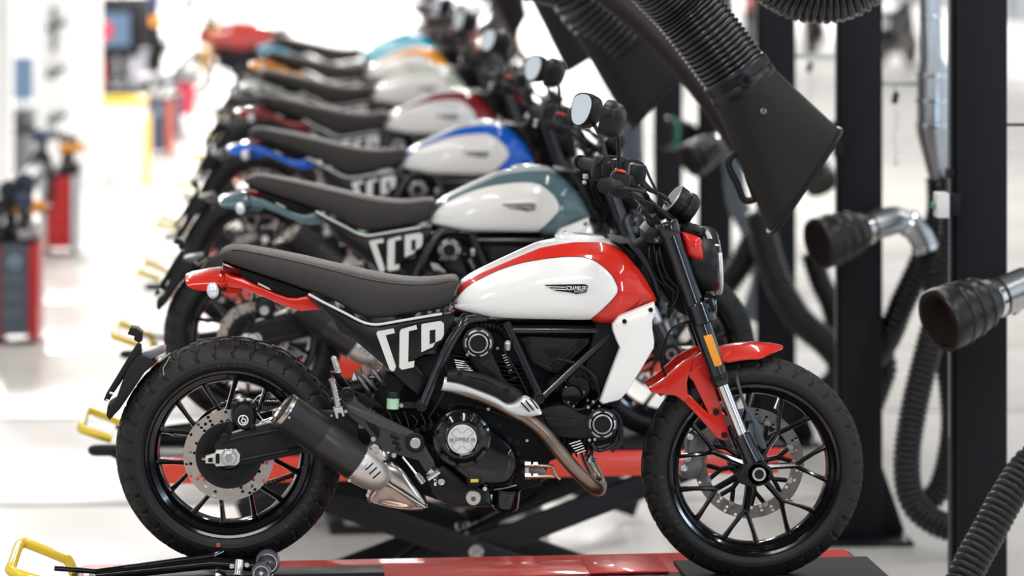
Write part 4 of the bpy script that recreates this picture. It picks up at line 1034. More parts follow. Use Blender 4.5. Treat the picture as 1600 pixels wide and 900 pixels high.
both('bar_riser', lambda: MB().tube([P(1030, 362, -.04), P(1018, 330, -.04)], [.019, .017], 14).box(P(1016, 328, -.04), (.045, .03, .045), Matrix.Rotation(.6, 3, 'Y'), bev=.008), SATBLK, ck)
part('bar_clamp_sleeve', MB().tube([P(*q, -.05) for q in I((395, 635), (455, 700))], px(5.5), 14), mat('bar_bronze_grey', None), ck)
cab = [((345, 545, -.22), (400, 560, -.19), (450, 575, -.14), (510, 600, -.08), (540, 640, 0)),
       ((330, 600, -.22), (400, 620, -.18), (470, 650, -.13), (540, 700, -.08), (570, 760, -.03)),
       ((340, 590, -.22), (420, 640, -.16), (500, 670, -.1), (560, 730, -.06), (560, 800, 0)),
       ((350, 560, -.2), (420, 590, -.18), (440, 640, -.1), (500, 700, -.05), (545, 720, 0)),
       ((300, 430, .2), (340, 420, .15), (400, 440, .1), (440, 520, .05), (480, 600, 0)),
       ((150, 470, .28), (220, 400, .2), (330, 430, .1), (420, 540, .05), (520, 640, 0))]
for c_ in cab:
    part('control_cable', MB().tube([P(*I((a_, b_))[0], y) for a_, b_, y in c_], px(2.2), 8, sm=5), SATBLK, ck)
part('cable_joint', MB().tube([P(*q, -.17) for q in I((395, 545), (440, 570), (470, 580))], px(4), 10).tube([P(*q, -.1) for q in I((480, 590), (530, 620))], px(3.5), 10), SATBLK, ck)
part('brake_hose', MB().tube([P(*I((a_, b_))[0], y) for a_, b_, y in ((370, 470, -.2), (420, 600, -.16), (500, 680, -.12), (560, 740, -.1), (590, 760, -.06), (560, 820, 0))], px(3), 8, sm=5), SATBLK, ck)
# dashboard
gc = P(1051, 311, 0); ga = Vector((.79, .13, -.57)); ga.normalize()
gd = part('instrument', MB().lathe([(.036, -.001), (.043, .0), (.045, .006), (.045, .026), (.040, .03), (.040, .034), (.047, .036), (.048, .05), (.04, .066), (.02, .072), (0, .072)], gc, ga, 40), SATBLK)
part('gauge_glass', MB().lathe([(.0365, .0), (.036, -.002), (0, -.0025)], gc, ga, 40), GAUGE, gd)
part('gauge_ring', MB().lathe([(.0365, -.002), (.04, -.004), (.0435, -.001)], gc, ga, 40), ALU, gd)
part('instrument_bracket', MB().tube([P(*q, 0) for q in I((620, 680), (600, 730), (590, 775))], [.022, .018, .02], 12), SATBLK, gd)
# mirrors
def mirror_head(c, yaw_, name):
    o = empty(name, (0, 0, 0)); o.parent = bike
    nrm = Vector((-math.cos(yaw_), -math.sin(yaw_), .26)).normalized()
    wv = Vector((-nrm.y, nrm.x, 0)).normalized(); up = nrm.cross(wv)
    if up.z < 0: up = -up
    sg = 1 if c.y > 0 else -1
    ol = [(-.062, .012), (-.055, .036), (-.02, .048), (.03, .046), (.058, .026), (.062, -.002), (.046, -.034), (.01, -.05), (-.03, -.044), (-.054, -.02)]
    ol = catmull([(a_ * sg, b_) for a_, b_ in ol], True, 3)
    v = []; f = []; n_ = len(ol)
    for t, dep in ((.9, .0), (1.0, .002), (1.02, -.012), (.92, -.034), (.6, -.05), (.25, -.055), (0, -.056)):
        for a_, b_ in ol: v.append(c + wv * a_ * t + up * b_ * t + nrm * dep)
    for j in range(6):
        for i in range(n_): f.append((j * n_ + i, j * n_ + (i + 1) % n_, (j + 1) * n_ + (i + 1) % n_, (j + 1) * n_ + i))
    f.append(tuple(range(n_)))
    part('mirror_housing', MB().add(v, f), SATBLK, o, smooth=60)
    part('mirror_glass', MB().add([c + wv * a_ * .9 + up * b_ * .9 + nrm * .003 for a_, b_ in ol], [tuple(range(n_))]), GLASS, o)
    return o, c - nrm * .045 - up * .02
mN, qN = mirror_head(P(945, 184, -.37), math.radians(-16), 'mirror')
part('mirror_stem', MB().tube([P(966, 275, -.29), P(967, 240, -.30), P(965, 213, -.34), P(957, 203, -.36)], .0062, 10, sm=4), SATBLK, mN)
part('stem_cowl', MB().box(P(961, 190, -.36), (.05, .05, .052), Matrix.Rotation(.3, 3, 'Y'), bev=.016), MATBLK, mN)
mF, qF = mirror_head(P(909, 171, .37), math.radians(24), 'mirror')
part('mirror_stem', MB().tube([P(946, 270, .27), P(946, 242, .28), P(938, 212, .32), P(926, 192, .35)], .0062, 10, sm=4), SATBLK, mF)
part('stem_cowl', MB().box(P(922, 183, .36), (.04, .045, .045), Matrix.Rotation(.3, 3, 'Y'), bev=.014), MATBLK, mF)
# plate holder behind the rear wheel
ph = empty('plate_holder', (0, 0, 0)); ph.parent = bike
part('plate_lamp', MB().plate(O((220, 192), (240, 145), (290, 150), (325, 180), (322, 240), (300, 252), (265, 230), (270, 205)), -.045, .06, .004), MATBLK, ph)
part('holder_arm', MB().plate(O((290, 255), (318, 265), (320, 320), (215, 455), (112, 608), (80, 665), (52, 655), (70, 610), (150, 480), (240, 330)), -.05, .02, .003), MATBLK, ph)
part('holder_arm', MB().plate(O((300, 255), (318, 265), (320, 320), (225, 455), (122, 608), (95, 655), (75, 640), (90, 600), (160, 480), (250, 330)), .04, .02, .003), MATBLK, ph)
part('mud_flap', MB().plate(O((300, 330), (330, 345), (390, 372), (430, 386), (340, 462), (245, 605), (168, 718), (95, 795), (72, 765), (78, 700), (132, 668), (200, 480), (240, 400)), -.06, .12, .005), MATBLK, ph)
part('hugger_flap', MB().plate(O((315, 325), (400, 305), (462, 294), (484, 300), (480, 320), (420, 350), (372, 382), (330, 350)), -.05, .1, .005), mat('flap_grey', (.12, .125, .135), .4), ph)
part('holder_screw', MB().tube([P(*q, -.05) for q in O((95, 600), (125, 610))], px(2), 6).tube([P(*q, -.05) for q in O((70, 650), (100, 662))], px(1.2), 6), STEEL, ph)
part('holder_link', MB().tube([P(*q, -.06) for q in O((440, 385), (522, 322))], px(1.6), 6).tube([P(*q, -.095) for q in O((520, 345), (490, 400), (472, 430), (478, 478))], px(1), 6, sm=3), mat('zip_tie', (.3, .27, .22), .5), ph)
part('tyre_dot', MB().disc(P(341, 851, -.09), px(3.2), .002), REDDOT, rear) if False else None
o = part('tyre_dot', MB().disc(P(341, 851.5, -.089) - RC, px(3.4), .003), REDDOT, rear)
# ---------------------------------------------------------------- keep to three levels
def depth(o):
    d = 0
    while o.parent: o = o.parent; d += 1
    return d
for o in [q for q in bpy.data.objects if q.parent]:
    while depth(o) > 2:
        off = o.parent.location.copy(); o.parent = o.parent.parent; o.location = o.location + off
def copy_tree(o, parent=None):
    c = o.copy(); COL.objects.link(c)
    if parent: c.parent = parent
    for ch in o.children: copy_tree(ch, c)
    return c
PNAMES = {o.data.name for o in PAINTED}
def recolour(o, col, stripe=None, panel=None):
    for c in [o] + list(o.children_recursive):
        if c.type != 'MESH': continue
        for sl in c.material_slots:
            if sl.material == TEAL0: sl.link = 'OBJECT'; sl.material = col
            elif stripe and sl.material == STRIPE0: sl.link = 'OBJECT'; sl.material = stripe
            elif panel and sl.material == WHITEP: sl.link = 'OBJECT'; sl.material = panel
G_ = 'motorcycles parked in a row on the lifts'
tag(bike, 'bright red motorcycle with white tank panel, nearest of the row and in focus', 'motorcycle', G_)
teal = paint('paint_grey_teal', (.095, .165, .185)); pearl = paint('stripe_grey_teal', (.50, .57, .58))
blue = paint('paint_racing_blue', (.005, .12, .62)); dred = paint('paint_dark_red', (.24, .008, .012))
olive = paint('paint_pale_olive', (.48, .52, .45)); orange = paint('paint_orange_yellow', (.85, .32, .01)); cyan = paint('paint_cyan', (.01, .42, .62))
salmon = paint('paint_salmon_red', (.6, .09, .06)); slate = paint('paint_black', (.015, .015, .018))
cyanp = paint('panel_pale_cyan', (.35, .70, .80))
rows = [(teal, pearl, None, .022, 'grey-teal motorcycle with white tank panel, directly behind the red one in front'),
        (blue, None, None, -.01, 'motorcycle with blue and white tank and blue tail, third in the row'),
        (dred, None, None, -.03, 'motorcycle with dark red tank band and tail, just behind the blue one'),
        (olive, olive, None, -.05, 'motorcycle with pale olive and cream tank, in front of the orange-yellow one'),
        (orange, None, None, -.05, 'motorcycle with orange-yellow and white tank and orange tail'),
        (cyan, None, cyanp, -.04, 'motorcycle with cyan tank and cyan tail'),
        (salmon, None, salmon, -.03, 'blurred motorcycle with salmon red and white tank behind the cyan one'),
        (slate, slate, slate, .0, 'blurred black motorcycle at the far end of the row')]
PITCH = 2.5
for i, (c, s_, p_, dx, lab) in enumerate(rows):
    o = copy_tree(bike); o.location = (dx, PITCH * (i + 1), ZB); recolour(o, c, s_, p_)
    if i > 5: o.rotation_euler = (0, 0, 1.3 - .3 * (i - 6)); o.location.x += .55 + .3 * (i - 6)
    tag(o, lab, 'motorcycle', G_)
# ---------------------------------------------------------------- lifts
REDL = mat('lift_red_paint', (.78, .028, .012), .35, coat=.4, vary=.08, vscale=5)
REDB = mat('lift_red_bright', (.72, .05, .02), .3, coat=.5)
BLKL = mat('lift_black_steel', (.008, .008, .009), .45, spec=.3)
PADM = mat('black_rubber_pad', (.01, .01, .012), .7, bump=.3, bscale=300, spec=.3)
YEL = mat('yellow_handle_paint', (.85, .60, .02), .3, coat=.6)
def Pl(u, v, Y, base=0.0):
    return PW(u, v, Y)
xl = PW(181, 720, PITCH - .34).x; xr = PW(1340, 857, .34).x
lift = empty('motorcycle_lift', (0, 0, 0))
def lp(name, mb, m, parent=None, **k): return mb.build(name, m, parent or lift, **k)
zt = ZB
lp('deck', MB().box(((xl + xr) / 2, 0, zt - .023), (xr - xl, .66, .04), bev=.006), BLKL)
lp('deck_border', MB().box(((xl + xr) / 2 + .01, .20, zt - .015), (xr - xl - .04, .28, .03), bev=.005), REDL)
lp('deck_border', MB().box(((xl + xr) / 2, -.325, zt - .015), (xr - xl, .03, .03), bev=.005), REDL)
lp('side_skirt', MB().box(((xl + xr) / 2, -.335, zt - .048), (xr - xl - .02, .012, .070), bev=.003), REDB)
lp('side_skirt', MB().box(((xl + xr) / 2, .335, zt - .048), (xr - xl - .02, .012, .070), bev=.003), REDB)
lp('end_skirt', MB().box((xl + .01, 0, zt - .048), (.012, .64, .07), bev=.003), REDB)
xp = PW(1060, 890, .15).x
lp('rubber_pad', MB().box(((xp + xr + .02) / 2, -.07, zt + .003), (xr + .02 - xp, .50, .012), bev=.003), PADM)
lp('deck_strip', MB().box((xp - .14, .16, zt + .003), (.22, .22, .006), bev=.002), REDL)
lp('deck_strip', MB().box((xl + .45, .05, zt + .012), (.8, .10, .03), bev=.004), BLKL)
lp('entry_ramp', MB().add([(xr - .02, -.32, zt), (xr - .02, .30, zt), (xr + .07, .30, zt - .05), (xr + .07, -.32, zt - .05), (xr - .02, -.32, zt - .02), (xr - .02, .30, zt - .02), (xr + .07, .30, zt - .07), (xr + .07, -.32, zt - .07)],
   [(0, 1, 2, 3), (7, 6, 5, 4), (0, 3, 7, 4), (1, 5, 6, 2), (3, 2, 6, 7), (0, 4, 5, 1)]), REDB)
# scissor: two crossed pairs, pivots and base frame
pv = PW(727, 847, PITCH - .25); pv.y = 0
for yy in (-.25, .25):
    for sg in (1, -1):
        d = .012 * sg + yy
        a_ = Vector((pv.x - .82, d, pv.z - .03 - .30 * sg)); b_ = Vector((pv.x + .82, d, pv.z - .03 + .30 * sg))
        m_ = MB(); dr = (b_ - a_); ang = math.atan2(dr.z, dr.x)
        m_.box((a_ + b_) / 2, (dr.length, .018, .085), Matrix.Rotation(-ang, 3, 'Y'), bev=.006)
        lp('scissor_arm', m_, BLKL)
    lp('pivot_bolt', MB().lathe([(.026, .0), (.026, -.01), (.018, -.018), (.010, -.018), (.008, -.012), (0, -.012)], (pv.x, yy - .02, pv.z - .03), (0, 1, 0), 20), STEEL)
lp('cross_shaft', MB().tube([(pv.x, -.25, pv.z - .03), (pv.x, .25, pv.z - .03)], .02, 12), BLKL)
lp('hydraulic_ram', MB().tube([(pv.x - .55, .05, .08), (pv.x - .1, .05, pv.z - .05)], .035, 14), BLKL)
lp('ram_rod', MB().tube([(pv.x - .15, .05, pv.z - .09), (pv.x + .25, .05, pv.z + .1)], .016, 12), SATBLK)
lp('side_plate', MB().box((pv.x - .42, -.2, .17), (.42, .008, .05), Matrix.Rotation(-.62, 3, 'Y'), bev=.003), mat('slate_blue_steel', (.16, .3, .38), .35, metal=.5))
for yy in (-.28, .28): lp('base_rail', MB().box((pv.x, yy, .017), (.9, .05, .03), bev=.006), BLKL)
for xx in (-.42, .42): lp('base_crossbar', MB().box((pv.x + xx, 0, .03), (.06, .6, .05), bev=.006), BLKL)
lp('hydraulic_hose', MB().tube([(pv.x - .5, -.1, .1), (pv.x - .6, -.16, .22), (pv.x - .52, -.2, .3), (pv.x - .4, -.2, .26), (pv.x - .3, -.1, .2)], .006, 8, sm=6), BLKL)
# yellow handle at the tail end
h0 = [PW(18, 884, .0), PW(38, 843, .22), PW(42, 842, .25), PW(112, 868, .25), PW(122, 880, .25), PW(131, 905, .25)]
hn = [PW(18, 884, -.0), PW(26, 892, -.02), PW(75, 912, -.02)]
nn_ = [Vector((h0[0].x, -.12, h0[0].z)), Vector((h0[2].x - .0, .22, h0[2].z + .0))]
q = [PW(75, 905, -.1), PW(30, 891, -.1), PW(17, 884, -.06), PW(20, 876, -.03), PW(36, 848, .2), PW(44, 842, .24), PW(54, 843, .25), PW(105, 864, .25), PW(116, 871, .25), PW(128, 896, .25)]
q += [Vector((q[-1].x + .03, .25, zt - .03))]
lp('tail_handle', MB().tube(q, .0145, 14, sm=4), YEL)
lp('foot_pedal', MB().lathe([(.0, -.018), (.05, -.018), (.062, -.008), (.062, .008), (.05, .016), (0, .018)], (xl - .07, -.12, zt + .0), (0, .1, 1), 28), PADM)
lp('pedal_bar', MB().tube([(xl - .07, -.12, zt - .0), (xl + .02, -.1, zt - .05), (xl + .3, -.05, zt - .06)], .014, 10), BLKL)
GL = 'scissor lifts under the motorcycles'
lift.rotation_euler = (0, 0, .05)
tag(lift, 'red scissor lift with black pad carrying the bright red motorcycle in front', 'lift', GL)
names = ['grey-teal motorcycle', 'blue motorcycle third in the row', 'dark red motorcycle', 'pale olive motorcycle', 'orange-yellow motorcycle', 'cyan motorcycle', 'salmon red motorcycle', 'black motorcycle at the far end']
for i, nme in enumerate(names):
    o = copy_tree(lift); o.location = (rows[i][3], PITCH * (i + 1), 0); o.rotation_euler = (0, 0, .05)
    tag(o, 'red scissor lift with yellow handle carrying the ' + nme, 'lift', GL)
# wheel stand under each rear wheel
ws_ = empty('wheel_dolly', (RC.x, 0, ZB))
def wp(name, mb, m, **k):
    return mb.build(name, m, ws_, **k)
def WL(u, v, Y): p = PW(u, v, Y); return p - Vector((RC.x, 0, ZB))
wp('dolly_bar', MB().tube([WL(85, 888, -.12), WL(150, 893, -.12), WL(335, 868, -.12)], .007, 10).tube([WL(150, 899, -.12), WL(330, 880, -.12), WL(420, 885, -.12)], .016, 12), GLOSSBLK)
wp('dolly_frame', MB().tube([WL(300, 884, -.12), WL(345, 862, -.09), WL(345, 862, .1), WL(300, 884, .14)], .009, 10).box((0.04, 0, .02), (.16, .3, .02), bev=.004), GLOSSBLK)
for (u, v, Y, r) in ((418, 880, -.13, 19), (408, 896, -.2, 15)):
    c = WL(u, v, Y)
    wp('dolly_roller', MB().lathe([(px(r), .03), (px(r), .004), (px(r * .92), 0), (px(r * .7), -.001), (px(r * .62), .006), (px(r * .3), .004), (px(r * .28), -.004), (0, -.004)], c, (0, 1, 0), 32), mat('smoky_roller', (.10, .10, .11), .15, coat=1))
    wp('roller_bearing', MB().disc(c + Vector((0, -.003, 0)), px(r * .2), .006).lathe([(px(r * .7), -.003), (px(r * .78), -.003), (px(r * .78), 0), (px(r * .7), 0)], c, (0, 1, 0), 28, closed=True), CHROME)
wp('dolly_clamp', MB().tube([WL(372, 900, -.18), WL(374, 876, -.16)], px(7), 12).bolt(WL(362, 884, -.19), px(4), .01).bolt(WL(386, 882, -.19), px(4), .01), CHROME)
GD = 'roller dollies under the rear wheels'
tag(ws_, 'black roller dolly with chrome clamp under the rear wheel of the bright red motorcycle', 'dolly', GD)
for i, nme in enumerate(names[:2]):
    o = copy_tree(ws_); o.location = (RC.x + rows[i][3], PITCH * (i + 1), ZB)
    tag(o, 'black roller dolly under the rear wheel of the ' + nme, 'dolly', GD)
# ---------------------------------------------------------------- steel posts
POSTM = mat('post_black_paint', (.008, .008, .011), .5, bump=.1, bscale=300, spec=.2)
RAILM = mat('conduit_blue_grey', (.16, .22, .26), .4)
YP = 4.52 * PITCH * math.cos(0) + CAM.y
post = empty('steel_post', (0, 0, 0))
pa, pb = PW(1495, 300, YP).x, PW(1574, 300, YP).x
wd = pb - pa
def pp_(name, mb, m): return mb.build(name, m, post)
pp_('post_shaft', MB().box((0, wd / 2, 2.0), (wd, wd, 3.98), bev=.004), POSTM)
pp_('conduit', MB().box((-wd / 2 - .008, .03, 2.0), (.014, .022, 3.4), bev=.003), POSTM)
pp_('conduit', MB().box((-wd / 2 - .006, .08, 2.25), (.010, .03, 2.9), bev=.002), RAILM)
pp_('cable_clip', MB().box((-wd / 2 - .012, .055, 1.68), (.02, .09, .03), bev=.003), POSTM)
pp_('base_plate', MB().box((0, wd / 2, .008), (wd * 2.35, wd * 2.0, .016), bev=.003), POSTM)
for sx in (-1, 1):
    g = [(sx * wd / 2, .33), (sx * wd / 2, .016), (sx * wd * 1.12, .016), (sx * wd * 1.1, .04)]
    fr_ = [Vector((x, wd * .45, z)) for x, z in g]; bk__ = [p + Vector((0, .012, 0)) for p in fr_]
    pp_('gusset', MB().prism(fr_, bk__, .001), POSTM)
for sx in (-1, 1):
    for sy in (-.35, 1.3): pp_('anchor_bolt', MB().lathe([(.012, 0), (.012, .02), (.006, .022), (.006, .04), (0, .04)], (sx * wd * .95, sy * wd, .016), (0, 0, 1), 8), STEEL)
post.location = ((pa + pb) / 2, YP, 0)
GP = 'black steel posts in a row beside the lifts'
POSTS = [post]
tag(post, 'tall black steel post nearest the lens, with small white switch box', 'post', GP)
labs = ['tall black steel post with triangular foot, behind the front wheel of the red motorcycle', 'black steel post partly hidden by the large exhaust hood', 'black steel post behind the green-banded nozzle', 'black steel post fifth along the row, mostly hidden by hoses', 'farthest black steel post, mostly hidden by dark hoods']
for k, lb in enumerate(labs):
    o = copy_tree(post); o.location = post.location + Vector((0, PITCH * (k + 1), 0)); tag(o, lb, 'post', GP); POSTS.append(o)
sw_ = empty('switch_box', PW(1471, 320, YP - .03))
MB().box((0, 0, 0), (px(20, YP), .07, px(39, YP)), bev=.004).build('box_body', mat('switch_white', (.75, .76, .74), .4), sw_)
MB().box((px(20, YP), .01, 0), (px(20, YP), .05, px(36, YP)), bev=.003).build('box_bracket', POSTM, sw_)
MB().disc((-px(10, YP), -.005, 0), px(6, YP), .012, (-1, -.1, 0)).build('green_button', mat('button_green', (.02, .45, .25), .4), sw_)
MB().lathe([(px(8, YP), 0), (px(8, YP), .006), (px(5, YP), .007)], (-px(10, YP), -.005, 0), (-1, -.1, 0), 20).build('button_collar', BRASS, sw_)
tag(sw_, 'small white switch box with green button on the nearest black post', 'switch')
tag(MB().box(PW(1310, 232, YP + PITCH) , (.035, .06, .065), bev=.004).build('junction_box', POSTM), 'small black box fixed to the side of the second black post', 'box')
# ---------------------------------------------------------------- extraction hoses
HOSEM = mat('black_corrugated_hose', (.008, .008, .010), .38, spec=.4)
HOSEB = mat('black_bellows_fabric', (.008, .008, .01), .25, coat=.3)
DUCTM = mat('galvanised_duct', (.5, .52, .54), .3, metal=1, vary=.1, vscale=8)
HOODM = mat('hood_black_leatherette', (.012, .0105, .010), .5, bump=.4, bscale=900, spec=.3)
def hose(pts, rpx, lab, pitch=.024, dep=.011, m=HOSEM, grp='black corrugated exhaust hoses', n=18, name='corrugated_hose', cat='hose'):
    pw = [PW(u, v, Y) for u, v, Y in pts]
    Ym = sum(q[2] for q in pts) / len(pts)
    mb = MB().tube(pw, px(rpx, Ym), n, sm=10, corr=(pitch, dep))
    o = mb.build(name, m, smooth=60); tag(o, lab, cat, grp); return o
Y1, Y2, Y3 = YP, YP + PITCH, YP + 2 * PITCH
hose([(1745, 470, 1.5), (1760, 560, 1.25), (1715, 640, 1.05), (1650, 697, 1.0), (1610, 725, 1.0), (1575, 775, .95), (1545, 830, .9), (1515, 885, .85), (1490, 950, .8), (1472, 1030, .75), (1450, 1120, .65), (1380, 1180, .5), (1260, 1190, .3)], 27, 'thick ribbed black hose crossing the foot of the nearest post, close to the lens', .022, .008)
hose([(1505, 220, Y2 - .4), (1500, 300, Y2 - .4), (1490, 350, Y2 - .4), (1478, 450, Y2 - .4), (1452, 540, Y2 - .4), (1428, 640, Y2 - .4), (1417, 720, Y2 - .4), (1425, 780, Y2 - .4), (1455, 812, Y2 - .4), (1500, 828, Y2 - .4), (1560, 832, Y2 - .4)], 21, 'black hose hanging in a deep bend just left of the nearest post')
hose([(1447, 386, Y2 - .15), (1452, 405, Y2 - .15), (1460, 440, Y2 - .18), (1466, 500, Y2 - .2), (1485, 600, Y2 - .2), (1488, 680, Y2 - .2), (1470, 760, Y2 - .2), (1440, 790, Y2 - .2)], 19, 'black hose falling from the silver elbow behind the nearest post')
hose([(1467, 278, Y2 + .1), (1466, 340, Y2 + .1), (1440, 410, Y2 + .1), (1412, 470, Y2 + .1), (1385, 530, Y2 + .15), (1340, 590, Y2 + .5)], 20, 'ribbed black hose running from the steel duct down behind the second post')
hose([(1478, 275, Y2 + .0), (1482, 330, Y2 + .0), (1484, 420, Y2), (1486, 500, Y2)], 13, 'narrow ribbed black hose under the steel duct beside the nearest post')
hose([(1185, 330, Y3 - .3), (1195, 380, Y3 - .3), (1215, 440, Y3 - .3), (1250, 500, Y3 - .3), (1290, 535, Y3 - .3), (1318, 575, Y3 - .3), (1325, 640, Y3 - .3), (1300, 690, Y3 - .3)], 22, 'thick black hose slanting down from the hood tip to the second post')
hose([(1180, 370, Y3 + .2), (1160, 410, Y3 + .2), (1130, 450, Y3 + .2), (1095, 500, Y3 + .2)], 20, 'ribbed black hose crossing behind the headlight of the red motorcycle')
hose([(1268, 395, Y3 + .1), (1282, 440, Y3 + .1), (1300, 480, Y3 + .1), (1310, 540, Y3 + .1), (1305, 590, Y3 + .1), (1270, 615, Y3 + .1), (1235, 622, Y3 + .1)], 17, 'black hose curling under the ribbed nozzle behind the second post')
hose([(1370, 530, Y2 + .4), (1385, 570, Y2 + .4), (1378, 600, Y2 + .4), (1360, 640, Y2 + .4), (1330, 660, Y2 + .4)], 16, 'short bend of black hose showing right of the second post')
hose([(1200, 610, Y3 + .6), (1235, 690, Y3 + .6), (1270, 740, Y3 + .6), (1320, 800, Y3 + .6)], 18, 'black hose seen through the front wheel of the red motorcycle')
hose([(975, -120, Y3 + 1.5), (982, 60, Y3 + 1.5), (985, 210, Y3 + 1.5), (988, 280, Y3 + 1.5), (992, 360, Y3 + 1.5)], 20, 'grey corrugated hose hanging behind the mirrors of the red motorcycle', m=mat('grey_blue_hose', (.12, .15, .18), .4))
hose([(1120, -150, Y3 + 1.0), (1135, 100, Y3 + 1), (1150, 300, Y3 + 1.0), (1172, 360, Y3 + 1), (1190, 430, Y3 + 1), (1170, 500, Y3 + 1)], 16, 'dark hose behind the large hood handle', m=mat('grey_blue_hose', None))
# nozzles
NOZM = mat('nozzle_rubber', (.010, .009, .009), .35, vary=.3, vscale=14, spec=.4)
def nozzle(u, v, Y, sc_, ax_, lab, green=False):
    o = empty('exhaust_nozzle', PW(u, v, Y)); q = lambda r, h: (r * sc_, h * sc_)
    pr = [q(.078, .03), q(.088, -.002), q(.100, -.004), q(.104, .004), q(.103, .03), q(.100, .058), q(.1035, .062), q(.1025, .072), q(.098, .076), q(.094, .108), q(.0975, .112), q(.096, .122), q(.091, .126), q(.085, .16), q(.088, .164), q(.083, .176), q(.064, .205), q(.060, .23), q(.060, .25)]
    m_ = MB().lathe(pr[1:], (0, 0, 0), ax_, 44); m_.lathe([q(.088, -.002), q(.09, .03), q(.06, .2), q(.0, .21)], (0, 0, 0), ax_, 36)
    m_.build('rubber_cone', NOZM, o, smooth=45)
    MB().lathe([q(.062, .215), q(.064, .217), q(.064, .235), q(.062, .237)], (0, 0, 0), ax_, 36).build('band_clamp', CHROME if not green else SATBLK, o)
    if green: MB().lathe([q(.098, .022), q(.1045, .025), q(.103, .045), q(.098, .048)], (0, 0, 0), ax_, 36).build('green_band', mat('green_tape', (.05, .35, .22), .5), o)
    MB().tube([q_ * sc_ for q_ in [Vector(ax_).normalized() * t for t in (.24, .30, .36)]], .056 * sc_, 28, sm=3).build('steel_collar', DUCTM, o)
    tag(o, lab, 'nozzle', 'rubber exhaust nozzles on the posts'); return o
AX = (.84, .42, .27)
nozzle(1468, 502, YP - .45, 1.0, AX, 'large black rubber nozzle in front of the nearest post')
nozzle(1279, 381, Y2 - .35, 1.0, (.90, .40, .22), 'black rubber nozzle with silver elbow between the two nearest posts')
nozzle(1078, 252, Y3 - .1 + 1.2, .88, (.80, .42, .42), 'blurred black rubber nozzle behind the large hood handle')
nozzle(1040, 208, Y3 + 2.6, .86, (.80, .35, -.1), 'blurred black rubber nozzle with a green band', True)
nozzle(1285, 290, Y3 + .3, .8, (-.3, .6, .7), 'blurred black nozzle behind the tip of the large hood')
def duct(name, pts, rpx, lab, n=28, sm=6, rr=None, bands=()):
    Ym = sum(q[2] for q in pts) / len(pts); o = empty(name, PW(*pts[0])); b0 = PW(*pts[0])
    pw = [PW(*q) - b0 for q in pts]
    MB().tube(pw, [px(r, Ym) for r in rr] if rr else px(rpx, Ym), n, sm=sm).build('duct_skin', DUCTM, o, smooth=30)
    for u, v, r, ax_ in bands:
        MB().lathe([(px(r, Ym), -.008), (px(r * 1.13, Ym), -.006), (px(r * 1.13, Ym), .006), (px(r, Ym), .008)], PW(u, v, Ym) - b0, ax_, 28).build('duct_band', CHROME, o)
    tag(o, lab, 'duct'); return o
duct('duct_elbow', [(1355, 358, Y2 - .2), (1375, 345, Y2 - .18), (1400, 342, Y2 - .15), (1425, 352, Y2 - .15), (1440, 372, Y2 - .15), (1448, 392, Y2 - .15)], 20, 'silver segmented duct elbow joined to the rubber nozzle', sm=1, bands=((1378, 344, 20, (1, 0, .3)), (1420, 349, 20, (1, 0, -.5)), (1445, 388, 20, (.3, 0, -1))))
duct('duct_elbow', [(1561, 470, YP - .3), (1600, 455, YP - .2), (1660, 450, YP - .1), (1735, 455, YP - .2)], 27, 'silver duct joining the large nozzle at the nearest post', bands=((1578, 462, 27.5, (1, .3, .3)),))
duct('steel_duct', [(1452, -30, Y2 + .1), (1455, 90, Y2 + .1), (1458, 115, Y2 + .1), (1458, 195, Y2 + .1), (1458, 205, Y2 + .1), (1468, 285, Y2 + .1)], 24, 'shiny upright steel duct left of the nearest post', sm=1, rr=(17, 17, 26, 26, 26, 15),
     bands=((1455, 25, 17, (0, 0, 1)), (1458, 117, 26, (0, 0, 1)), (1458, 157, 26, (0, 0, 1)), (1458, 195, 26, (0, 0, 1))))
MB_ = None
for (u0, v0, u1, v1, Y, lab) in ((1380, 130, 1440, 130, Y2 + wd + .02, 'thin white rail between the two nearest posts'), (1245, 88, 1300, 88, Y3 + wd + .02, 'thin white rail above the large hood'), (1574, 195, 1640, 195, Y1 + wd + .006, 'thin dark wire right of the nearest post')):
    a_, b_ = PW(u0 - 60, v0, Y), PW(u1 + 60, v1, Y)
    tag(MB().tube([a_, b_], .012 if 'rail' in lab else .005, 8).build('guide_rail' if 'rail' in lab else 'guide_wire', mat('rail_white', (.7, .71, .72), .4) if 'rail' in lab else POSTM), lab, 'rail' if 'rail' in lab else 'wire')
for (u, v, Y, lab) in ((1399, 153, Y2 + wd + .02, 'small black grip on a thin chain between the posts'), (1265, 105, Y3 + wd + .02, 'tiny black grip on a chain above the large hood')):
    o = empty('chain_pull', PW(u, v, Y))
    MB().box((0, 0, 0), (.025, .02, .05), Matrix.Rotation(.2, 3, 'Y'), bev=.006).build('pull_grip', SATBLK, o)
    c_ = MB().tube([(0, 0, .02), (0, 0, .062)], .004, 6)
    for k in range(10): c_.lathe([(.010, -.002), (.012, 0), (.010, .002), (.008, 0)], (.004 * math.sin(k), 0, -.05 - k * .024), (1, k % 2, 0), 10, closed=True)
    c_.build('pull_chain', CHROME, o); tag(o, lab, 'chain')
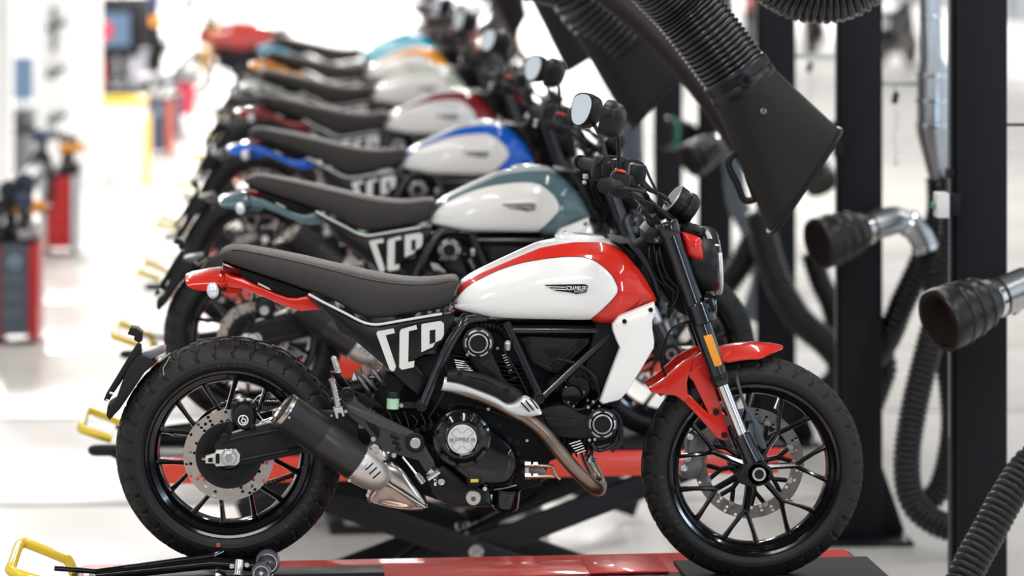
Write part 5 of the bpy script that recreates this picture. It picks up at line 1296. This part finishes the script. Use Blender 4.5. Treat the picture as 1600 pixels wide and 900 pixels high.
# hoods -----------------------------------------------------------------------
def hood(Y, c0, c1, half, lab, hlen=None, rc_=.105, dx=0, dy=0, s=1.0, handle=True, hosepts=None, hr=52):
    """flat funnel from a round collar (pixel c0) to the wide mouth (pixel c1)"""
    a_, b_ = PW(*c0, Y), PW(*c1, Y)
    o = empty('exhaust_hood', a_)
    ax = (b_ - a_); Lh = ax.length; axn = ax.normalized(); yv = Vector((0, 1, 0)); side = axn.cross(yv).normalized()
    h0, h1 = PW(*half[0], Y) - a_, PW(*half[1], Y) - a_
    rings = []; nn = 48; hc_ = (h0 + h1) / 2; hv = (h1 - h0) / 2
    for k in range(13):
        t = k / 12; ring = []
        cen = hc_ * t
        sv = side * rc_ * (1 - t) + hv * (1 if hv.dot(side) > 0 else -1) * t
        dep = rc_ * (1 - t) + .085 * t
        for j in range(nn):
            an = 2 * math.pi * j / nn; ca, sa = math.cos(an), math.sin(an); e_ = 1 - .45 * t
            ring.append(cen + sv * (abs(ca) ** e_ * (1 if ca > 0 else -1)) + yv * dep * (abs(sa) ** e_ * (1 if sa > 0 else -1)))
        rings.append(ring)
    MB().loft(rings, cap=False).loft([[p * .985 + yv * p.y * -.03 for p in r] for r in rings], cap=False).build('hood_body', HOODM, o, smooth=60)
    MB().tube(rings[-1], .008, 8, closed=True).build('mouth_piping', SATBLK, o)
    MB().lathe([(rc_ * 1.0, -.05), (rc_ * 1.04, -.045), (rc_ * 1.04, -.02), (rc_ * 1.0, -.015), (rc_ * 1.05, -.0), (rc_ * 1.05, .01), (rc_ * .98, .03)], (0, 0, 0), axn, 40).build('collar_band', HOSEM, o)
    if handle:
        hq = [PW(*q, Y - .0) - a_ for q in L((425, 322), (385, 325), (366, 350), (372, 385), (400, 440), (425, 500), (440, 512), (474, 500), (450, 420))]
        MB().tube(hq, .011, 10, sm=4, closed=True).build('hood_handle', SATBLK, o)
        MB().bolt(PW(*L((510, 141))[0], Y - .11) - a_, .009, .004).build('hood_rivet', CHROME, o)
        MB().bolt(PW(*M((12, 565))[0], Y - .115) - a_, .022, .02).build('clamp_knob', SATBLK, o)
    tag(o, lab, 'hood', 'black exhaust extraction hoods')
    return o
hood(1.0, (1160, 132), (1257, 284), ((1203, 364), (1311, 202)), 'large black exhaust hood with handle hanging above the headlight of the red motorcycle')
hood(Y1 + 1.7, (900, -50), (1020, 150), ((985, 200), (1068, 105)), 'dark hood hanging behind the mirrors of the red motorcycle', handle=False, rc_=.13)
hood(Y1 + 4.2, (850, -60), (890, 60), ((884, 110), (965, 60)), 'dark pointed hood behind the grey-teal motorcycle mirrors', handle=False, rc_=.13)
hood(Y1 + 9.0, (775, -60), (800, 15), ((800, 62), (822, 20)), 'small blue-grey hood far above the handlebars', handle=False, rc_=.13)
BEL = 'black bellows hoses of the hoods'
hose([(905, -150, .9), (985, -75, .95), (1060, 0, 1.0), (1105, 55, 1.0), (1157, 127, 1.0)], 53, 'wide spiral bellows hose above the large hood', .0165, .010, HOSEB, BEL, 36, 'bellows_hose')
hose([(1150, -180, 1.3), (1185, -75, 1.3), (1235, -30, 1.3), (1290, -18, 1.3), (1340, -40, 1.3), (1375, -110, 1.3)], 55, 'bottom of a looped bellows hose at the top beside the posts', .0165, .010, HOSEB, BEL, 36, 'bellows_hose')
hose([(820, -60, Y1 + 1.7), (900, -40, Y1 + 1.7), (930, 0, Y1 + 1.7), (990, 60, Y1 + 1.7)], 60, 'dark bellows hose behind the large one', .024, .013, HOSEB, BEL, 30, 'bellows_hose')
hose([(880, -60, Y1 + .9), (985, 20, Y1 + .9), (1082, 120, Y1 + .9), (1200, 290, Y1 + .9)], 19, 'thin red-black arm slanting behind the large hood', .3, .002, mat('arm_maroon_black', (.016, .008, .008), .5), None, 16, 'support_arm', 'arm')
# ---------------------------------------------------------------- far left of the aisle
CARTR = mat('tool_cart_red', (.55, .015, .02), .35); CARTG = mat('tool_cart_slate', (.10, .125, .16), .4); SILV = mat('tool_cart_silver', (.6, .63, .66), .35, metal=.4)
def cart(u0, u1, vt, vb, lab, front=CARTG, sidem=CARTR, emblem=None, depth_=.5, tools=8, seed=1, wheels=True, silver=False):
    p = PZ((u0 + u1) / 2, vb, 0); s = (p.y - CAM.y) / F_PX; w_ = (u1 - u0) * s; h_ = (vb - vt) * s
    o = empty('tool_cart', p); o.location.z = 0
    MB().box((0, depth_ / 2, h_ / 2 + .03), (w_ * .62, depth_, h_ - .06), bev=.01).build('cart_cabinet', front, o)
    for sx in (-1, 1):
        MB().box((sx * w_ * .405, depth_ / 2, h_ / 2 + .02), (w_ * .19, depth_ + .02, h_ - .02), bev=.012).build('side_panel', sidem, o)
    MB().box((0, depth_ / 2, h_), (w_ * 1.0, depth_ + .04, .025), bev=.008).build('top_tray', SATBLK, o)
    for k in range(4):
        MB().box((0, -.006, h_ * (.3 + .17 * k)), (w_ * .5, .014, h_ * .13), bev=.004).build('drawer', front, o)
    for sx in (-1, 1):
        for sy in (.08, depth_ - .08): MB().lathe([(.03, -.012), (.03, .012)], (sx * w_ * .38, sy, .03), (1, 0, 0), 14).build('castor', SATBLK, o)
    if emblem:
        MB().lathe([(.035, 0), (.035, -.006), (0, -.008)], (w_ * .02, -.012, h_ * .8), (0, 1, 0), 24).build('round_badge', mat('badge_pale_blue', (.5, .7, .85), .4), o)
        MB().lathe([(.022, -.008), (.026, -.009), (.022, -.010)], (w_ * .02, -.012, h_ * .8), (0, 1, 0), 24).build('badge_ring', CARTG, o)
    tag(o, lab, 'tool cart', 'tool carts along the left of the aisle')
    rnd = random.Random(seed)
    return o, p, w_, h_
TOOLC = [mat('tool_black', (.02, .02, .024), .4), mat('tool_slate_blue', (.05, .07, .12), .4), mat('tool_orange', (.8, .3, .02), .4), mat('tool_steel', (.6, .6, .62), .3, metal=.9), mat('tool_pale_blue', (.45, .6, .72), .4)]
def power_tool(p, c, s=1.0, rz=0, lab='', m=0):
    o = empty('power_tool', p, rz)
    MB().tube([(-.09 * s, 0, .16 * s), (.06 * s, 0, .17 * s), (.11 * s, 0, .17 * s)], [.034 * s, .036 * s, .022 * s], 14).build('motor_housing', c, o)
    MB().tube([(-.04 * s, 0, .15 * s), (-.06 * s, 0, .04 * s)], .022 * s, 10).build('pistol_grip', TOOLC[0], o)
    MB().box((-.05 * s, 0, .02 * s), (.1 * s, .07 * s, .04 * s), bev=.008).build('battery_pack', TOOLC[(0, 3, 0, 0, 3)[m]], o)
    MB().tube([(.11 * s, 0, .17 * s), (.15 * s, 0, .17 * s)], .009 * s, 8).build('tool_chuck', TOOLC[3], o)
    return tag(o, lab, 'power tool', 'power tools on the tool carts')
c1, p1_, w1_, h1_ = cart(-14, 58, 378, 540, 'red and slate tool cart with round badge, nearest in the aisle', emblem=True)
for k, (dx, dy, s, rz, m, lb) in enumerate(((-.07, .1, 1.2, 1.2, 0, 'black power tool standing on the nearest tool cart'), (.03, .12, 1.3, 1.9, 1, 'slate blue power tool on the nearest tool cart'), (.07, .2, 1.0, .6, 2, 'orange power tool on the nearest tool cart'), (-.02, .3, 1.7, 1.4, 0, 'tall black power tool at the back of the nearest tool cart'), (-.10, .38, 1.5, 2.2, 4, 'pale blue power tool at the back of the nearest tool cart'), (.05, .4, 1.9, 1.5, 1, 'large dark power tool upright on the nearest tool cart'))):
    power_tool((p1_.x + dx, p1_.y + dy, h1_ + .013), TOOLC[m], s, rz, lb, m)
c2, p2_, w2_, h2_ = cart(62, 122, 272, 400, 'second tool cart with a red door and silver sides', front=CARTR, sidem=SILV, depth_=.45)
MB().tube([(w2_ * .5, .05, .1), (w2_ * .55, .02, h2_ + .1)], .012, 8).build('cart_rail', SILV, c2)
for k, (dx, dy, s, rz, m, lb) in enumerate(((-.1, .1, 1.6, 1.3, 1, 'slate blue power tool on the second tool cart'), (.08, .1, 1.0, .3, 2, 'orange power tool at the corner of the second tool cart'), (.04, .3, 1.3, 2.0, 0, 'black power tool at the back of the second tool cart'))):
    power_tool((p2_.x + dx, p2_.y + dy, h2_ + .013), TOOLC[m], s, rz, lb, m)
hq = PZ(70, 395, 0)
tag(MB().tube([PW(48, 330, hq.y - .3), PW(40, 280, hq.y - .3), PW(62, 235, hq.y - .3), PW(80, 262, hq.y - .3), PW(72, 320, hq.y - .3), PW(55, 330, hq.y - .3)], .022, 12, sm=6, closed=False).build('air_hose', TOOLC[0]), 'dark coiled air hose beside the second tool cart', 'hose')
# columns
def column(u0, u1, vb, lab, hooks=False):
    p = PZ((u0 + u1) / 2, vb, 0); s = (p.y - CAM.y) / F_PX; w_ = (u1 - u0) * s
    o = MB().box((p.x, p.y + w_ / 2, 3.2), (w_, w_, 6.4), bev=.01).build('trim_%d' % (1 + u1 % 7), WALLM); o['kind'] = 'structure'
    return p, w_
column(-30, 17, 330, ''); pc, wc = column(58, 154, 300, '')
for k, (u, v) in enumerate(((84, 42), (82, 115), (84, 187))):
    b_ = MB(); p = PW(u, v, pc.y - .02)
    b_.box(p, (.05, .04, .09), bev=.004).tube([p + Vector((-.06, -.03, -.02)), p + Vector((.11, -.03, .05))], .026, 8)
    if k == 0: b_.tube([p + Vector((0, -.02, .18)), p + Vector((0, -.02, -.22))], .022, 8)
    tag(b_.build('wall_bracket', mat('bracket_dark_green', (.05, .07, .07), .5)), ('dark bracket with upright rod, topmost on the white column', 'dark bracket at mid height on the white column', 'dark bracket lowest on the white column')[k], 'bracket', 'brackets on the white column')
# monitor by the first column
def monitor(u0, v0, u1, v1, Y, lab, col=(.30, .50, .78), frame=None, vb=165):
    a_, b_ = PW(u0, v0, Y), PW(u1, v1, Y); c = (a_ + b_) / 2
    o = empty('monitor', c); w_, h_ = abs(b_.x - a_.x), abs(a_.z - b_.z)
    MB().box((0, .02, 0), (w_ + (.02 if not frame else frame), .04, h_ + (.02 if not frame else frame)), bev=.006).build('monitor_case', SILV if not frame else SATBLK, o)
    MB().box((0, -.003, 0), (w_, .006, h_)).build('screen', mat('screen_blue', (.05, .08, .12), .2, emit=(col, .55)), o)
    zb_ = PW(u0, vb, Y).z - c.z + .012
    MB().tube([(0, .05, -h_ * .3), (0, .08, zb_)], .02, 10).box((0, .06, zb_), (w_ * .5, .2, .02), bev=.005).build('monitor_stand', SILV, o)
    return tag(o, lab, 'monitor')
monitor(17, 90, 50, 155, PZ(35, 300, 0).y + .3, 'pale blue monitor beside the white column at the left edge')
def desk(u0, u1, vt, vb, lab, m, Y=None):
    p = PZ((u0 + u1) / 2, vb, 0); s = (p.y - CAM.y) / F_PX; w_ = (u1 - u0) * s; h_ = (vb - vt) * s
    o = empty('workbench', p)
    MB().box((0, .3, h_ - .02), (w_, .6, .04), bev=.006).build('bench_top', m, o)
    for sx in (-1, 1): MB().box((sx * (w_ / 2 - .03), .3, h_ / 2 - .02), (.05, .56, h_ - .05), bev=.006).build('bench_leg', m, o)
    MB().box((0, .55, h_ * .5), (w_ * .9, .02, h_ * .9)).build('bench_panel', m, o)
    return tag(o, lab, 'workbench'), p, w_, h_
desk(10, 60, 165, 300, 'grey workbench under the pale blue monitor', SILV)
pk = PZ(35, 300, 0)
tag(MB().box(PW(38, 203, pk.y + .1), (.22, .2, .06), Matrix.Rotation(-.2, 3, 'X'), bev=.01).build('tool_case', TOOLC[0]), 'black case lying on the grey workbench', 'case')
# white waste bin with yellow rim
p = PZ(190, 292, 0); s = (p.y - CAM.y) / F_PX; w_ = 70 * s; h_ = 130 * s
o = empty('parts_bin', p)
MB().box((0, .3, h_ / 2), (w_, .6, h_), bev=.01).build('bin_body', WALLM, o)
MB().box((0, .3, h_ + .02), (w_ + .03, .63, .06), bev=.01).build('bin_rim', YEL, o)
MB().box((w_ / 2 + .02, .3, h_ * .42), (.04, .62, h_ * .8), bev=.006).build('bin_edge', YEL, o)
tag(o, 'white bin with yellow rim beside the white column', 'bin')
# workstation with monitor behind
YM = 30.0
o, pw_, w_, h_ = desk(150, 232, 138, 215, 'dark workstation with drawers behind the yellow-rimmed bin', TOOLC[0])
MB().box((0, .3, h_ * .8), (w_, .58, h_ * .3), bev=.01).build('drawer_unit', TOOLC[0], o)
MB().box((0, .62, h_ + .50), (w_ * .96, .05, .98), bev=.01).build('back_panel', TOOLC[0], o)
for k in range(3): MB().box((-w_ * .2, .35 - .1 * k, h_ + .04 + .03 * k), (w_ * (.5 - .1 * k), .2, .04), bev=.008).build('keyboard_tray', TOOLC[(1, 3, 0)[k]], o)
monitor(162, 20, 203, 72, pw_.y + .1, 'blue monitor in a wide black case on the dark workstation', (.16, .32, .66), .22, 138)
pr_ = PW(160, 48, pw_.y + .11)
tag(MB().lathe([(.10, 0), (.12, .02), (.10, .04), (.04, .05), (0, .05)], pr_, (0, -1, 0), 28).build('cable_reel', mat('reel_red', (.7, .03, .08), .4)), 'small round red cable reel beside the blue monitor', 'reel')
tag(MB().lathe([(.03, 0), (.03, .25), (.02, .3), (.02, .34), (0, .34)], PW(160, 138, pw_.y + .05), (0, 0, 1), 16).build('spray_can', mat('reel_red', None)), 'red spray can under the blue monitor', 'can')
MBk = MB().tube([(0, 0, 0), (0, 0, .55)], .012, 8)
tag(MB().box(PW(214, 138, pw_.y + .25) + Vector((0, 0, .2)), (.2, .2, .4), bev=.02).box(PW(214, 138, pw_.y + .25) + Vector((0, 0, .42)), (.26, .22, .04), bev=.01).build('grey_case', mat('pale_grey_plastic', (.5, .5, .56), .5)), 'pale grey case standing in front of the dark workstation', 'case')
# row of tool carts behind
cart(224, 268, 156, 246, 'orange-red tool cart with blue front beside the yellow-rimmed bin', front=TOOLC[1], sidem=mat('cart_orange_red', (.6, .10, .04), .4), emblem=True)
cart(262, 282, 150, 222, 'narrow slate tool cart between two red ones', front=TOOLC[1], sidem=TOOLC[1])
cart(278, 302, 128, 190, 'crimson tool cart nearest the parked red motorcycle', front=mat('cart_crimson', (.6, .02, .07), .4), sidem=CARTR)
for k, (u, v, Y, m, lb) in enumerate(((240, 130, 24.2, 3, 'steel power tool on the orange-red tool cart'), (262, 135, 26.5, 1, 'dark power tool on the narrow slate cart'), (282, 118, 32.0, 0, 'black power tool on the crimson tool cart'), (296, 118, 32.2, 3, 'steel power tool on the crimson tool cart'))):
    power_tool(PW(u, v + 25, PZ(240, (246, 222, 190, 190)[k], 0).y + .2), TOOLC[m], 1.4, .5 * k, lb, m)
# hanging things over the far aisle
for u, vt_, vb_, Y, m, lb, nm in ((296, -60, 20, 36, REDPLAST, 'red lamp head hanging over the far aisle', 'hanging_lamp'), (240, -60, 30, 33, mat('navy_cloth', (.03, .04, .12), .7), 'navy lamp head with orange tip hanging over the workstation', 'hanging_lamp')):
    a_, b_ = PW(u, vt_, Y), PW(u, vb_, Y)
    o = empty(nm, b_); L_ = a_.z - b_.z
    MB().lathe([(0, 0), (.05, .01), (.07, .06), (.06, L_ * .5), (.03, L_ * .6), (0, L_ * .62)], (0, 0, 0), (0, 0, 1), 18).build('lamp_head', m, o)
    MB().tube([(0, 0, L_ * .6), (0, 0, 6.9 - b_.z)], .01, 6).build('lamp_cable', SATBLK, o)
    if 'orange' in lb: MB().lathe([(0, -.08), (.10, -.06), (.07, .04), (.0, .06)], (0, 0, 0), (0, 0, 1), 18).build('lamp_tip', TOOLC[2], o)
    tag(o, lb, 'lamp')
# parked motorcycles far away
GF = 'motorcycles parked far behind'
gold = paint('paint_gold', (.5, .33, .05)); brick = paint('paint_brick_red', (.30, .03, .025)); navy = paint('paint_navy', (.03, .03, .10))
def far_bike(u, v, rz, col, lab, panel=None, stripe=None, z=0.0, sc_=1.0):
    p = PZ(u, v, z); o = copy_tree(bike)
    o.location = (p.x, p.y, z); o.rotation_euler = (0, 0, rz); o.scale = (sc_,) * 3
    recolour(o, col, stripe or col, panel or col); tag(o, lab, 'motorcycle', GF); return o
fb = far_bike(372, 150, math.radians(213), brick, 'brick red motorcycle with gold fork parked beyond the crimson tool cart')
sh_ = MB(); rr = []
for k in range(13):
    t = k / 12; x_ = -.55 + 1.15 * t; hh = .21 * math.sin(math.pi * min(1, .12 + t * .8)) ** .7; wv = .20 * math.sin(math.pi * min(1, .1 + t * .82)) ** .6
    rr.append([(x_, wv * math.cos(2 * math.pi * j / 20), .80 + hh * math.sin(2 * math.pi * j / 20)) for j in range(20)])
sh_.loft(rr).build('fairing', brick, fb, smooth=60)
for c in list(fb.children_recursive):
    if c.name.startswith('fork_') and c.type == 'MESH':
        for sl in c.material_slots: sl.link = 'OBJECT'; sl.material = mat('gold_anodised', (.75, .5, .06), .35, metal=.6)
far_bike(232, 118, math.radians(100), navy, 'navy motorcycle parked behind the dark workstation')
far_bike(1400, 105, math.radians(60), slate, 'black motorcycle parked behind glass between the two nearest posts', z=0.0, sc_=1.0)
far_bike(1270, 92, math.radians(80), slate, 'black motorcycle seen between the second and third posts', WHITEP)
far_bike(1176, 80, math.radians(90), brick, 'red motorcycle glimpsed beside the large bellows hose')
